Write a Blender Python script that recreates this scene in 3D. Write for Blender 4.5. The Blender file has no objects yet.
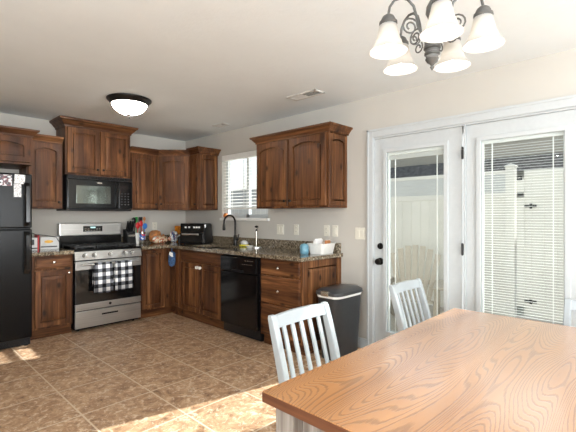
import bpy, bmesh, math, random
from mathutils import Vector, Matrix
random.seed(7)
SC = bpy.context.scene
COL = SC.collection
PI = math.pi
R = math.radians

# ------------------------------------------------------------------ camera, world, sun, fill lights, exposure
CAM = (-3.301, -5.321, 1.29)
cd = bpy.data.cameras.new('camera'); cam = bpy.data.objects.new('camera', cd); COL.objects.link(cam)
cd.sensor_fit = 'HORIZONTAL'; cd.sensor_width = 36.0; cd.lens = 36.0*396.23/576
cd.clip_start = 0.05; cd.shift_y = 0.0
cam.location = CAM; cam.rotation_euler = (R(90), 0, R(-46.325))
SC.camera = cam

w = bpy.data.worlds.new('sky'); SC.world = w; w.use_nodes = True
nt = w.node_tree; bg = nt.nodes['Background']
sky = nt.nodes.new('ShaderNodeTexSky'); sky.sky_type = 'NISHITA'; sky.sun_disc = False
sky.sun_elevation = R(30); sky.sun_rotation = R(100); sky.air_density = 1.0; sky.dust_density = 2.5
hs = nt.nodes.new('ShaderNodeHueSaturation'); hs.inputs['Saturation'].default_value = 0.45
nt.links.new(sky.outputs[0], hs.inputs['Color']); nt.links.new(hs.outputs[0], bg.inputs[0])
bg.inputs[1].default_value = 0.16

def light(name, typ, loc, energy, color=(1, 1, 1), **k):
    d = bpy.data.lights.new(name, typ); d.energy = energy; d.color = color
    for a, b in k.items(): setattr(d, a, b)
    o = bpy.data.objects.new(name, d); COL.objects.link(o); o.location = loc
    return o
sun = light('sun', 'SUN', (6, -6, 6), 8.5, (1.0, 0.98, 0.95), angle=R(0.6))
sun.rotation_euler = Vector((-1, 0.25, -0.57)).to_track_quat('-Z', 'Y').to_euler()
# fill lights added at unseen windows behind the viewer, tilted up to brighten the ceiling
for nm, loc, rot, sx, sz, e in (('fill_light', (-1.5, -8.38, 1.45), (R(135), 0, 0), 1.9, 1.5, 98),
                                ('fill_light', (-3.7, -8.38, 1.45), (R(135), 0, 0), 1.9, 1.5, 98),
                                ('fill_light', (-4.98, -5.6, 1.45), (R(118), 0, R(-90)), 1.9, 1.5, 70)):
    a = light(nm, 'AREA', loc, e, (0.93, 0.97, 1.0), shape='RECTANGLE', size=sx, size_y=sz)
    a.rotation_euler = rot
vs = SC.view_settings
SC.display_settings.display_device = 'sRGB'
vs.view_transform = 'Standard'; vs.look = 'None'; vs.gamma = 1.0; vs.use_curve_mapping = False
vs.exposure = 0.86
SC.cycles.max_bounces = 10; SC.cycles.diffuse_bounces = 5; SC.cycles.transparent_max_bounces = 24
SC.cycles.sample_clamp_indirect = 4.0; SC.cycles.caustics_reflective = False; SC.cycles.caustics_refractive = False

# ------------------------------------------------------------------ materials
def lin(c):
    return tuple((x/12.92 if x <= 0.04045 else ((x+0.055)/1.055)**2.4) for x in [v/255 for v in c])
class NM:
    """small node-material writer"""
    def __init__(s, name):
        s.m = bpy.data.materials.new(name); s.m.use_nodes = True; s.t = s.m.node_tree
        s.b = s.t.nodes['Principled BSDF']; s.out = s.t.nodes['Material Output']
    def n(s, typ, **k):
        x = s.t.nodes.new(typ)
        for a, b in k.items():
            if a in ('inp',):
                for i, v in b.items(): s.set(x, i, v)
            else: setattr(x, a, b)
        return x
    def set(s, node, i, v):
        if isinstance(v, bpy.types.NodeSocket): s.t.links.new(v, node.inputs[i])
        else: node.inputs[i].default_value = v
    def math(s, op, a, b=0.0, c=None):
        x = s.n('ShaderNodeMath', operation=op); s.set(x, 0, a); s.set(x, 1, b)
        if c is not None: s.set(x, 2, c)
        return x.outputs[0]
    def coords(s, scale=(1, 1, 1), rand=True, src='Object', loc=(0, 0, 0)):
        tc = s.n('ShaderNodeTexCoord'); v = tc.outputs[src]
        if rand:
            oi = s.n('ShaderNodeObjectInfo')
            cb = s.n('ShaderNodeCombineXYZ')
            for i, f in enumerate((17.3, 9.1, 23.7)): s.set(cb, i, s.math('MULTIPLY', oi.outputs['Random'], f))
            ad = s.n('ShaderNodeVectorMath', operation='ADD'); s.set(ad, 0, v); s.set(ad, 1, cb.outputs[0]); v = ad.outputs[0]
        mp = s.n('ShaderNodeMapping'); s.set(mp, 0, v); mp.inputs['Scale'].default_value = scale; mp.inputs['Location'].default_value = loc
        return mp.outputs[0]
    def noise(s, vec, scale, detail=4, rough=0.55, dist=0.0):
        x = s.n('ShaderNodeTexNoise'); s.set(x, 'Vector', vec); s.set(x, 'Scale', scale); s.set(x, 'Detail', detail)
        s.set(x, 'Roughness', rough); s.set(x, 'Distortion', dist); return x.outputs[0]
    def ramp(s, f, stops, interp='LINEAR'):
        x = s.n('ShaderNodeValToRGB'); s.set(x, 0, f); e = x.color_ramp.elements; x.color_ramp.interpolation = interp
        while len(e) < len(stops): e.new(0.5)
        for el, (p, c) in zip(e, stops):
            el.position = p; el.color = (*(lin(c) if len(c) == 3 else c[:3]), 1)
        return x.outputs[0]
    def mix(s, f, a, b, mode='MIX'):
        x = s.n('ShaderNodeMix', data_type='RGBA', blend_type=mode); s.set(x, 0, f)
        for i, v in ((6, a), (7, b)):
            s.set(x, i, v if isinstance(v, bpy.types.NodeSocket) else (*lin(v), 1))
        return x.outputs[2]
    def bump(s, h, strength=0.2, dist=0.01):
        x = s.n('ShaderNodeBump'); s.set(x, 'Height', h); s.set(x, 'Strength', strength); s.set(x, 'Distance', dist)
        s.t.links.new(x.outputs[0], s.b.inputs['Normal'])
    def fin(s, color=None, rough=0.5, metal=0.0, coat=0.0, spec=0.5, coat_rough=0.1):
        if color is not None: s.set(s.b, 'Base Color', color if isinstance(color, bpy.types.NodeSocket) else (*lin(color), 1))
        s.set(s.b, 'Roughness', rough); s.set(s.b, 'Metallic', metal); s.set(s.b, 'Coat Weight', coat)
        s.set(s.b, 'Specular IOR Level', spec); s.set(s.b, 'Coat Roughness', coat_rough)
        return s.m
M = {}
def plain(name, c, rough=0.5, metal=0.0, coat=0.0, spec=0.5, var=0.05, scale=30):
    n = NM(name); f = n.noise(n.coords((1, 1, 1)), scale, 3)
    lo = tuple(max(0, v*(1-var)) for v in c); hi = tuple(min(255, v*(1+var)) for v in c)
    M[name] = n.fin(n.ramp(f, [(0.3, lo), (0.7, hi)]), rough, metal, coat, spec); return M[name]

def alder(name, axis):
    n = NM(name)
    st = [9.0, 9.0, 9.0]; st[axis] = 0.9
    st2 = [60, 60, 60]; st2[axis] = 2.0
    f = n.noise(n.coords(st), 1.0, 5, 0.6, 0.6)
    g = n.noise(n.coords(st2), 1.0, 3, 0.6)
    c = n.ramp(f, [(0.28, (42, 25, 16)), (0.42, (82, 51, 31)), (0.55, (112, 73, 45)), (0.70, (158, 110, 70))])
    c = n.mix(n.math('MULTIPLY', n.ramp(g, [(0.42, (0, 0, 0, 1)), (0.66, (1, 1, 1, 1))]), 0.65), c, (50, 28, 16))
    ks = [5.0, 5.0, 5.0]; ks[axis] = 2.6
    v = n.n('ShaderNodeTexVoronoi'); n.set(v, 'Vector', n.coords(ks)); n.set(v, 'Scale', 1.7)
    kn = n.ramp(v.outputs[0], [(0.08, (0.9, 0.9, 0.9, 1)), (0.20, (0, 0, 0, 1))])
    c = n.mix(kn, c, (30, 17, 10))
    n.bump(g, 0.06, 0.003)
    M[name] = n.fin(c, 0.42, 0, 0.0, 0.2)
alder('alder_upright', 2); alder('alder_flat', 0)
V, HZ = 'alder_upright', 'alder_flat'

n = NM('granite'); vec = n.coords((1, 1, 1), False)
a = n.noise(vec, 55, 4, 0.7); b = n.noise(vec, 140, 2, 0.6)
c = n.ramp(a, [(0.34, (44, 38, 31)), (0.45, (104, 92, 75)), (0.55, (150, 136, 114)), (0.68, (200, 188, 166))])
c = n.mix(n.ramp(b, [(0.52, (0, 0, 0, 1)), (0.62, (1, 1, 1, 1))]), c, (46, 38, 30))
M['granite'] = n.fin(c, 0.12, 0, 0.3)

# floor tile: 0.473 x 0.48 m, pale grout
n = NM('floor_tile'); tc = n.coords((1, 1, 1), False)
sp = n.n('ShaderNodeSeparateXYZ'); n.set(sp, 0, tc)
gx = n.math('DIVIDE', sp.outputs[0], 0.473); gy = n.math('DIVIDE', n.math('ADD', sp.outputs[1], 0.66), 0.48)
def edge(g): return n.math('ABSOLUTE', n.math('SUBTRACT', n.math('FRACT', g), 0.5))
gr = n.math('MAXIMUM', edge(gx), edge(gy)); grout = n.math('GREATER_THAN', gr, 0.4885)
cell = n.n('ShaderNodeCombineXYZ'); n.set(cell, 0, n.math('FLOOR', gx)); n.set(cell, 1, n.math('FLOOR', gy))
wn = n.n('ShaderNodeTexWhiteNoise'); n.set(wn, 0, cell.outputs[0])
off = n.n('ShaderNodeVectorMath', operation='MULTIPLY_ADD'); n.set(off, 0, wn.outputs['Color']); off.inputs[1].default_value = (9, 9, 9); n.set(off, 2, tc)
f1 = n.noise(off.outputs[0], 6.5, 8, 0.72, 1.6); f2 = n.noise(off.outputs[0], 26, 5, 0.7, 0.8)
c = n.ramp(f1, [(0.28, (106, 76, 55)), (0.44, (162, 126, 96)), (0.56, (190, 155, 122)), (0.72, (216, 186, 154))])
c = n.mix(n.ramp(f2, [(0.53, (0, 0, 0, 1)), (0.62, (0.75, 0.75, 0.75, 1))]), c, (226, 208, 184))
c = n.mix(n.ramp(f2, [(0.30, (0.75, 0.75, 0.75, 1)), (0.43, (0, 0, 0, 1))]), c, (88, 64, 47))
c = n.mix(grout, c, (214, 196, 172))
n.bump(n.math('ADD', n.math('MULTIPLY', f2, 0.25), n.math('SUBTRACT', 1.0, grout)), 0.25, 0.004)
M['floor_tile'] = n.fin(c, 0.42, 0, 0.0, 0.4)

def paint(name, c, bs, bd, rough=0.8):
    n = NM(name); v = n.coords((1, 1, 1), False); f = n.noise(v, 3, 3); h = n.noise(v, bs, 4, 0.6)
    n.bump(h, bd, 0.006)
    M[name] = n.fin(n.ramp(f, [(0.3, tuple(x*0.985 for x in c)), (0.7, c)]), rough, 0, 0, 0.25)
paint('wall_paint', (198, 194, 186), 90, 0.10)
paint('ceiling_paint', (236, 240, 240), 22, 0.35)
paint('concrete', (180, 174, 164), 30, 0.2)
paint('stucco', (196, 186, 170), 60, 0.3)

n = NM('oak_top'); v = n.coords((0.42, 3.0, 1.0), False, loc=(2.1, 0.35, 0))
f = n.noise(v, 1.3, 1.5, 0.4, 0.25)
rings = n.math('SINE', n.math('MULTIPLY_ADD', f, 620.0, n.math('MULTIPLY', n.noise(n.coords((5, 40, 1), False), 1.0, 3, 0.6), 3.5)))
fine = n.noise(n.coords((7, 190, 10), False), 1.0, 3, 0.6)
line = n.ramp(n.math('ADD', n.math('MULTIPLY', rings, 0.5), n.math('MULTIPLY', fine, 0.9)), [(0.0, (0, 0, 0, 1)), (0.34, (1, 1, 1, 1))])
base = n.ramp(n.noise(n.coords((0.8, 7, 1), False), 1.2, 3), [(0.3, (166, 112, 64)), (0.7, (190, 136, 86))])
c = n.mix(n.math('MULTIPLY', n.math('SUBTRACT', 1.0, line), 0.42), base, (84, 52, 32))
n.bump(line, 0.30, 0.002)
M['oak_top'] = n.fin(c, 0.30, 0, 1.0, 0.4, 0.2); n.b.inputs['Coat IOR'].default_value = 2.4
n = NM('oak_edge'); c = n.ramp(n.noise(n.coords((3, 3, 60), False), 1, 3), [(0.3, (80, 48, 32)), (0.7, (106, 66, 44))]); M['oak_edge'] = n.fin(c, 0.4, spec=0.3)
n = NM('washed_grey_wood'); c = n.ramp(n.noise(n.coords((40, 40, 2)), 1, 4, 0.6), [(0.3, (96, 86, 77)), (0.55, (138, 130, 121)), (0.75, (164, 158, 150))]); M['washed_grey_wood'] = n.fin(c, 0.55)

plain('white_trim', (193, 197, 198), 0.35, var=0.01)
plain('chair_white', (160, 166, 169), 0.35, var=0.02, scale=8)
plain('white_plastic', (228, 227, 222), 0.35, var=0.02)
plain('outlet_ivory', (226, 222, 208), 0.35, var=0.02)
plain('black_gloss', (13, 13, 14), 0.12, spec=0.4)
plain('black_plastic', (22, 22, 24), 0.35, spec=0.3)
plain('dark_gap', (14, 12, 11), 0.7)
plain('black_iron', (26, 26, 27), 0.5)
plain('bronze', (104, 104, 102), 0.42, 0.7)
plain('dark_bronze', (34, 31, 29), 0.3, 0.6)
plain('nickel', (205, 200, 190), 0.25, 0.95)
plain('chrome', (225, 225, 225), 0.12, 1.0)
plain('bin_grey', (52, 54, 57), 0.38)
plain('lid_grey', (64, 66, 69), 0.33)
plain('red_plastic', (196, 30, 36), 0.4)
plain('blue_plastic', (42, 118, 196), 0.4)
plain('green_plastic', (52, 160, 70), 0.4)
plain('teal_ceramic', (104, 150, 168), 0.3)
plain('paper_white', (238, 238, 236), 0.7, var=0.01)
plain('gold_foil', (206, 160, 70), 0.3, 0.6)
plain('orange_pack', (226, 128, 34), 0.35, var=0.25, scale=22)
plain('tan_wood', (186, 122, 74), 0.5, var=0.12)
plain('yellow_foam', (222, 210, 60), 0.8, var=0.1)
plain('denim_blue', (56, 86, 124), 0.85, var=0.25, scale=60)
plain('vinyl', (214, 210, 202), 0.45, var=0.03, scale=2)
plain('vinyl_pale', (190, 190, 188), 0.45, var=0.03, scale=2)
plain('adirondack_resin', (172, 162, 148), 0.5, var=0.03)
plain('shingle', (104, 100, 98), 0.9, var=0.25, scale=9)
plain('sill_orange', (190, 112, 54), 0.6, var=0.2)
plain('bread_crust', (176, 116, 66), 0.6, var=0.3, scale=18)
plain('aluminium_vent', (214, 212, 206), 0.45, var=0.02)
plain('key_grey', (54, 54, 56), 0.5)
plain('slat_white', (236, 235, 230), 0.4, var=0.01)

# fridge: fine pebbled black
n = NM('pebbled_black'); n.bump(n.noise(n.coords((1, 1, 1)), 260, 2), 0.30, 0.002); M['pebbled_black'] = n.fin((8, 8, 9), 0.2, 0, 0.0, 0.2)
n = NM('stainless'); f = n.noise(n.coords((3, 3, 400)), 1, 3); M['stainless'] = n.fin(n.ramp(f, [(0.3, (176, 175, 172)), (0.7, (202, 201, 198))]), 0.30, 0.9)
n = NM('oven_glass'); M['oven_glass'] = n.fin(n.ramp(n.noise(n.coords(), 3, 2), [(0, (10, 10, 11)), (1, (16, 16, 17))]), 0.06, 0, 0.6)
n = NM('microwave_glass'); M['microwave_glass'] = n.fin(n.ramp(n.noise(n.coords(), 3, 2), [(0, (96, 102, 96)), (1, (116, 122, 114))]), 0.07, 0.75, 0.5)

# thin pane: transparent with fresnel reflection
def pane(name, tint, refl=1.0):
    n = NM(name); t = n.t
    tr = n.n('ShaderNodeBsdfTransparent'); tr.inputs[0].default_value = (*tint, 1)
    gl = n.n('ShaderNodeBsdfGlossy'); gl.inputs['Roughness'].default_value = 0.015
    lw = n.n('ShaderNodeLayerWeight'); lw.inputs[0].default_value = 0.5
    fac = n.math('MULTIPLY_ADD', n.math('POWER', lw.outputs['Facing'], 5.0), 0.55*refl, 0.02*refl)
    mx = n.n('ShaderNodeMixShader'); t.links.new(fac, mx.inputs[0])
    t.links.new(tr.outputs[0], mx.inputs[1]); t.links.new(gl.outputs[0], mx.inputs[2]); t.links.new(mx.outputs[0], n.out.inputs[0])
    M[name] = n.m
pane('window_glass', (0.94, 0.96, 0.96), 0.7)

def glow(name, c, e, strength):
    n = NM(name); f = n.noise(n.coords(), 14, 3)
    n.fin(c, 0.35); n.set(n.b, 'Emission Color', (*lin(e), 1)); n.set(n.b, 'Emission Strength', n.math('MULTIPLY_ADD', f, strength*0.3, strength*0.85)); M[name] = n.m
def frosted(name, em):
    n = NM(name); t = n.t
    df = n.n('ShaderNodeBsdfDiffuse'); df.inputs[0].default_value = (0.62, 0.61, 0.59, 1)
    tl = n.n('ShaderNodeBsdfTranslucent'); tl.inputs[0].default_value = (0.72, 0.70, 0.66, 1)
    mx = n.n('ShaderNodeMixShader'); mx.inputs[0].default_value = 0.65
    t.links.new(df.outputs[0], mx.inputs[1]); t.links.new(tl.outputs[0], mx.inputs[2])
    e = n.n('ShaderNodeEmission'); e.inputs[0].default_value = (1, 0.95, 0.87, 1); e.inputs[1].default_value = em
    ad = n.n('ShaderNodeAddShader'); t.links.new(mx.outputs[0], ad.inputs[0]); t.links.new(e.outputs[0], ad.inputs[1])
    t.links.new(ad.outputs[0], n.out.inputs[0]); M[name] = n.m
frosted('lit_shade', 0.05); frosted('lit_dome', 0.0)
glow('bulb', (255, 250, 240), (255, 236, 208), 0.8)
glow('display_glow', (40, 50, 50), (190, 235, 230), 0.8)

# plaid towel: buffalo check in black, grey and white
n = NM('plaid'); sp = n.n('ShaderNodeSeparateXYZ'); n.set(sp, 0, n.coords((1, 1, 1), False))
def stripe(s): return n.math('GREATER_THAN', n.math('FRACT', n.math('DIVIDE', s, 0.086)), 0.5)
k = n.math('MULTIPLY', n.math('ADD', stripe(sp.outputs[0]), stripe(n.math('ADD', sp.outputs[2], 0.01))), 0.5)
M['plaid'] = n.fin(n.ramp(k, [(0.0, (26, 27, 30)), (0.5, (104, 106, 112)), (1.0, (226, 226, 226))]), 0.9, 0, 0, 0.1)
# printed bags
def printed(name, stops, sc):
    n = NM(name); M[name] = n.fin(n.ramp(n.noise(n.coords((1, 1, 1)), sc, 1, 0.4), stops, 'CONSTANT'), 0.3)
printed('bread_print', [(0.0, (150, 92, 50)), (0.42, (214, 190, 160)), (0.52, (178, 60, 50)), (0.58, (196, 140, 86)), (0.66, (236, 232, 226))], 17)
printed('blue_print', [(0.0, (236, 236, 236)), (0.48, (60, 80, 130)), (0.56, (180, 150, 150)), (0.62, (236, 236, 236))], 20)
printed('cup_print', [(0.0, (236, 236, 236)), (0.44, (44, 96, 170)), (0.56, (196, 40, 44)), (0.64, (44, 96, 170))], 22)
printed('note_print', [(0.0, (246, 246, 246)), (0.56, (120, 120, 124)), (0.62, (246, 246, 246))], 60)
printed('photo_print', [(0.0, (226, 226, 230)), (0.50, (120, 60, 66)), (0.57, (60, 50, 60)), (0.64, (230, 228, 230))], 26)

# ------------------------------------------------------------------ mesh helpers
def tag(o, label=None, cat=None, group=None, kind=None):
    for k_, v_ in (('label', label), ('category', cat), ('group', group), ('kind', kind)):
        if v_: o[k_] = v_
    return o
def thing(name, label, cat, loc=(0, 0, 0), rz=0.0, group=None, kind=None):
    o = bpy.data.objects.new(name, None); COL.objects.link(o); o.empty_display_size = 0.1
    o.location = loc; o.rotation_euler = (0, 0, rz)
    return tag(o, label, cat, group, kind)

class MB:
    def __init__(s): s.bm = bmesh.new(); s.mi = 0
    def _faces(s, faces):
        for f in faces: f.material_index = s.mi
    def box(s, x0, x1, y0, y1, z0, z1, bev=0.0, mat=None):
        vs_ = [s.bm.verts.new((x, y, z)) for z in (z0, z1) for y in (y0, y1) for x in (x0, x1)]
        idx = ((0, 2, 3, 1), (4, 5, 7, 6), (0, 1, 5, 4), (2, 6, 7, 3), (0, 4, 6, 2), (1, 3, 7, 5))
        fs = [s.bm.faces.new([vs_[i] for i in q]) for q in idx]; s._faces(fs)
        if bev > 0:
            es = list({e for f in fs for e in f.edges})
            r = bmesh.ops.bevel(s.bm, geom=es, offset=bev, segments=2, profile=0.6, affect='EDGES', clamp_overlap=True)
            vs_ = list({v for f in r['faces'] for v in f.verts} | {v for v in vs_ if v.is_valid})
            s._faces([f for f in r['faces']])
        if mat is not None:
            for v in vs_: v.co = mat @ v.co
        return s
    def prism(s, poly, a0, a1, axis='z'):
        """polygon extruded along an axis; poly holds the other two coordinates in x,y,z order"""
        def P(p, a):
            return {'z': (p[0], p[1], a), 'y': (p[0], a, p[1]), 'x': (a, p[0], p[1])}[axis]
        A = [s.bm.verts.new(P(p, a0)) for p in poly]; B = [s.bm.verts.new(P(p, a1)) for p in poly]
        k_ = len(poly); fs = [s.bm.faces.new(A[::-1]), s.bm.faces.new(B)]
        fs += [s.bm.faces.new((A[i], A[(i+1) % k_], B[(i+1) % k_], B[i])) for i in range(k_)]
        s._faces(fs); return s
    def rings(s, loops, closed=False, cap=True):
        Ls = [[s.bm.verts.new(p) for p in l] for l in loops]; k_ = len(Ls[0]); fs = []
        for a_, b_ in list(zip(Ls, Ls[1:])) + ([(Ls[-1], Ls[0])] if closed else []):
            for i in range(k_): fs.append(s.bm.faces.new((a_[i], a_[(i+1) % k_], b_[(i+1) % k_], b_[i])))
        if cap and not closed: fs += [s.bm.faces.new(Ls[0][::-1]), s.bm.faces.new(Ls[-1])]
        s._faces(fs); return s
    def lathe(s, prof, c=(0, 0, 0), seg=24, axis='z', cap=True):
        loops = []
        for r_, h in prof:
            l = []
            for i in range(seg):
                a_ = 2*PI*i/seg; x, y = max(r_, 1e-4)*math.cos(a_), max(r_, 1e-4)*math.sin(a_)
                p = {'z': (x, y, h), 'y': (x, h, -y), 'x': (h, x, y)}[axis]
                l.append((c[0]+p[0], c[1]+p[1], c[2]+p[2]))
            loops.append(l)
        return s.rings(loops, cap=cap)
    def tube(s, pts, r_, seg=10, closed=False):
        P = [Vector(p) for p in pts]; k_ = len(P); loops = []; prev = None
        for i in range(k_):
            if closed: t = P[(i+1) % k_]-P[i-1]
            else: t = P[min(i+1, k_-1)]-P[max(i-1, 0)]
            t.normalize()
            if prev is None:
                u = t.orthogonal().normalized()
            else:
                u = prev - t*prev.dot(t)
                u = u.normalized() if u.length > 1e-6 else t.orthogonal().normalized()
            prev = u; v = t.cross(u); rr = r_[i] if isinstance(r_, (list, tuple)) else r_
            loops.append([tuple(P[i]+u*rr*math.cos(2*PI*j/seg)+v*rr*math.sin(2*PI*j/seg)) for j in range(seg)])
        return s.rings(loops, closed=closed)
    def bar(s, p, q, sx, sy, up=(0, 0, 1), bev=0.0, q_sx=None, q_sy=None):
        """rectangular bar from p to q, section sx (across) by sy"""
        p, q = Vector(p), Vector(q); t = (q-p).normalized(); u = Vector(up).cross(t)
        u = u.normalized() if u.length > 1e-5 else Vector((1, 0, 0)); v = t.cross(u)
        def L(c, a_, b_): return [tuple(c+u*a_*i/2+v*b_*j/2) for i, j in ((-1, -1), (1, -1), (1, 1), (-1, 1))]
        return s.rings([L(p, sx, sy), L(q, q_sx or sx, q_sy or sy)])
    def sphere(s, c, rx, ry=None, rz=None, seg=16, rg=10):
        ry = ry or rx; rz = rz or rx
        loops = [[(c[0]+rx*math.sin(PI*j/rg)*math.cos(2*PI*i/seg) if 0 < j < rg else c[0]+1e-4*math.cos(2*PI*i/seg),
                   c[1]+ry*math.sin(PI*j/rg)*math.sin(2*PI*i/seg) if 0 < j < rg else c[1]+1e-4*math.sin(2*PI*i/seg),
                   c[2]-rz*math.cos(PI*j/rg)) for i in range(seg)] for j in range(rg+1)]
        return s.rings(loops)
    def build(s, name, mat, parent=None, smooth=False, bev=0.0, mats=None, kind=None, label=None, solid=0.0, sub=0):
        bmesh.ops.recalc_face_normals(s.bm, faces=s.bm.faces)
        me = bpy.data.meshes.new(name); s.bm.to_mesh(me); s.bm.free()
        for m_ in ([mat] + list(mats or [])): me.materials.append(M[m_])
        o = bpy.data.objects.new(name, me); COL.objects.link(o)
        if parent is not None: o.parent = parent
        if smooth:
            me.polygons.foreach_set('use_smooth', [True]*len(me.polygons))
            me.set_sharp_from_angle(angle=R(40))
        if solid:
            md = o.modifiers.new('thick', 'SOLIDIFY'); md.thickness = solid; md.offset = 0
        if sub:
            md = o.modifiers.new('sub', 'SUBSURF'); md.levels = sub; md.render_levels = sub
        if bev:
            md = o.modifiers.new('bev', 'BEVEL'); md.width = bev; md.segments = 2; md.limit_method = 'ANGLE'
        if kind: o['kind'] = kind
        if label: o['label'] = label
        return o
def copy_tree(o, parent=None):
    c_ = o.copy(); COL.objects.link(c_)
    if parent is not None: c_.parent = parent
    for ch in list(o.children): copy_tree(ch, c_)
    return c_

# ------------------------------------------------------------------ room shell
H = 2.43
XL, YF = -5.0, -8.4
T = 0.14
MB().box(XL-T, T, YF-T, T, -0.12, 0.0).build('floor', 'floor_tile', kind='structure')
MB().box(XL-T, T, YF-T, T, H, H+0.12).build('ceiling', 'ceiling_paint', kind='structure')
MB().box(XL-T, T, 0, T, 0, H).build('wall_back', 'wall_paint', kind='structure')
# right wall with window and double-door openings
WY0, WY1, WZ0, WZ1 = -1.835, -0.92, 1.265, 2.115
DY0, DY1, DZ = -5.0, -3.285, 2.05
m = MB()
m.box(0, T, WY1, 0.0, 0, H); m.box(0, T, WY0, WY1, 0, WZ0); m.box(0, T, WY0, WY1, WZ1, H)
m.box(0, T, DY1, WY0, 0, H); m.box(0, T, DY0, DY1, DZ, H); m.box(0, T, YF-T, DY0, 0, H)
m.build('wall_right', 'wall_paint', kind='structure')
# walls behind the viewer, with window openings
m = MB(); ws = [(-4.65, -2.75), (-2.45, -0.55)]
m.box(XL-T, T, YF-T, YF, 0, 0.7); m.box(XL-T, T, YF-T, YF, 2.2, H)
for a_, b_ in ((XL-T, -4.65), (-2.75, -2.45), (-0.55, T)): m.box(a_, b_, YF-T, YF, 0.7, 2.2)
m.build('wall_front', 'wall_paint', kind='structure')
m = MB(); m.box(XL-T, XL, YF, -6.55, 0, H); m.box(XL-T, XL, -4.65, 0, 0, H); m.box(XL-T, XL, -6.55, -4.65, 0, 0.7); m.box(XL-T, XL, -6.55, -4.65, 2.2, H)
m.build('wall_left', 'wall_paint', kind='structure')
def plain_window(nm, axis, a0, a1, plane):
    m = MB()
    def bx(p0, p1, z0, z1):
        if axis == 'x': m.box(p0, p1, plane-0.05, plane, z0, z1)
        else: m.box(plane-0.05, plane, p0, p1, z0, z1)
    for p0, p1, z0, z1 in ((a0, a0+0.05, 0.7, 2.2), (a1-0.05, a1, 0.7, 2.2), (a0, a1, 0.7, 0.75), (a0, a1, 2.15, 2.2), ((a0+a1)/2-0.02, (a0+a1)/2+0.02, 0.7, 2.2)): bx(p0, p1, z0, z1)
    m.build(nm, 'white_trim', kind='structure')
plain_window('window_2', 'x', -4.65, -2.75, YF-0.05); plain_window('window_3', 'x', -2.45, -0.55, YF-0.05); plain_window('window_4', 'y', -6.55, -4.65, XL-0.05)

# kitchen window
m = MB()
for y0, y1, z0, z1 in ((WY0, WY0+0.045, WZ0, WZ1), (WY1-0.045, WY1, WZ0, WZ1), (WY0, WY1, WZ0, WZ0+0.045), (WY0, WY1, WZ1-0.045, WZ1), (-1.40, -1.36, WZ0, WZ1)):
    m.box(0.07, 0.12, y0, y1, z0, z1)
win = m.build('window_1', 'white_trim', kind='structure')
tag(win, 'white kitchen window above the sink', 'window')
MB().box(0.09, 0.095, WY0+0.04, WY1-0.04, WZ0+0.04, WZ1-0.04).build('pane', 'window_glass', win)
MB().box(-0.035, 0.07, WY0-0.03, WY1+0.01, WZ0-0.035, WZ0, 0.004).build('window_sill', 'slat_white', win)

# doors: slabs, lites, glass
def door_slab(name, y1, y0, gy1, gy0, slats, label):
    """y1 = edge nearer the kitchen, glass gy1..gy0"""
    gz0, gz1 = 0.21, 1.885
    x0, x1 = 0.015, 0.06
    m = MB()
    m.box(x0, x1, gy1, y1, 0.02, 2.02); m.box(x0, x1, y0, gy0, 0.02, 2.02)
    m.box(x0, x1, gy0, gy1, 0.02, gz0); m.box(x0, x1, gy0, gy1, gz1, 2.02)
    d = m.build(name, 'white_trim', kind='structure'); tag(d, label, 'door')
    f = MB(); e = 0.032
    for xa, xb in ((-0.001, x0), (x1, x1+0.016)):
        for a_, b_, c_, d_ in ((gy1-0.004, gy1+e, gz0-e, gz1+e), (gy0-e, gy0+0.004, gz0-e, gz1+e), (gy0, gy1, gz0-e, gz0+0.004), (gy0, gy1, gz1-0.004, gz1+e)):
            f.box(xa, xb, a_, b_, c_, d_, 0.004)
    f.build('lite_frame', 'white_trim', d)
    MB().box(0.022, 0.025, gy0, gy1, gz0, gz1).build('inner_pane', 'window_glass', d)
    MB().box(0.050, 0.053, gy0, gy1, gz0, gz1).build('outer_pane', 'window_glass', d)
    MB().box(0.029, 0.046, gy0+0.004, gy1-0.004, gz1-0.028, gz1-0.002).build('blind_headrail', 'slat_white', d)
    c_ = MB()
    for yy in (gy1-0.075, gy0+0.075): c_.box(0.0345, 0.0405, yy-0.003, yy+0.003, gz0, gz1-0.02)
    for yy in (gy1-0.008, gy0+0.008): c_.box(0.030, 0.046, yy-0.006, yy+0.006, gz0, gz1-0.02)
    c_.build('blind_cords', 'slat_white', d)
    s = MB()
    if slats:
        z = gz0+0.02
        while z < gz1-0.04:
            s.rings([[(0.0305, yy, z-0.0012), (0.0375, yy, z+0.0012), (0.0445, yy, z-0.0004), (0.0375, yy, z+0.0004)] for yy in (gy0+0.014, gy1-0.014)])
            z += 0.0195
    else:
        for i in range(14): s.box(0.031, 0.044, gy0+0.014, gy1-0.014, gz1-0.032-0.0028*(i+1), gz1-0.032-0.0028*i-0.0008)
    s.build('blind_slats', 'slat_white', d)
    return d
d1 = door_slab('door_1', -3.302, -4.116, -3.432, -3.975, False, 'white patio door with black knob and deadbolt beside the grey bin')
d2 = door_slab('door_2', -4.150, -4.965, -4.262, -4.815, True, 'white fixed patio door with lowered mini blind slats inside its glass')
for nm, z, rr in (('deadbolt', 1.005, 0.030), ('door_knob', 0.862, 0.034)):
    m = MB(); m.lathe([(rr, 0.0), (rr, -0.008), (rr*0.85, -0.014)], (0.015, -3.365, z), 20, 'x')
    if nm == 'door_knob': m.lathe([(0.012, -0.012), (0.012, -0.03), (0.026, -0.04), (0.030, -0.052), (0.024, -0.064), (0.004, -0.068)], (0.015, -3.365, z), 20, 'x')
    else: m.box(-0.018, 0.004, -3.370, -3.360, z-0.018, z+0.018, 0.003)
    m.build(nm, 'dark_bronze', d1, smooth=True)
for z in (1.80, 1.02, 0.28): 
    m = MB(); m.box(-0.008, 0.014, -4.136, -4.118, z-0.045, z+0.045, 0.002); m.lathe([(0.006, -0.05), (0.006, 0.05)], (-0.008, -4.127, z), 10); m.build('hinge', 'dark_bronze', d1)
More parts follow.
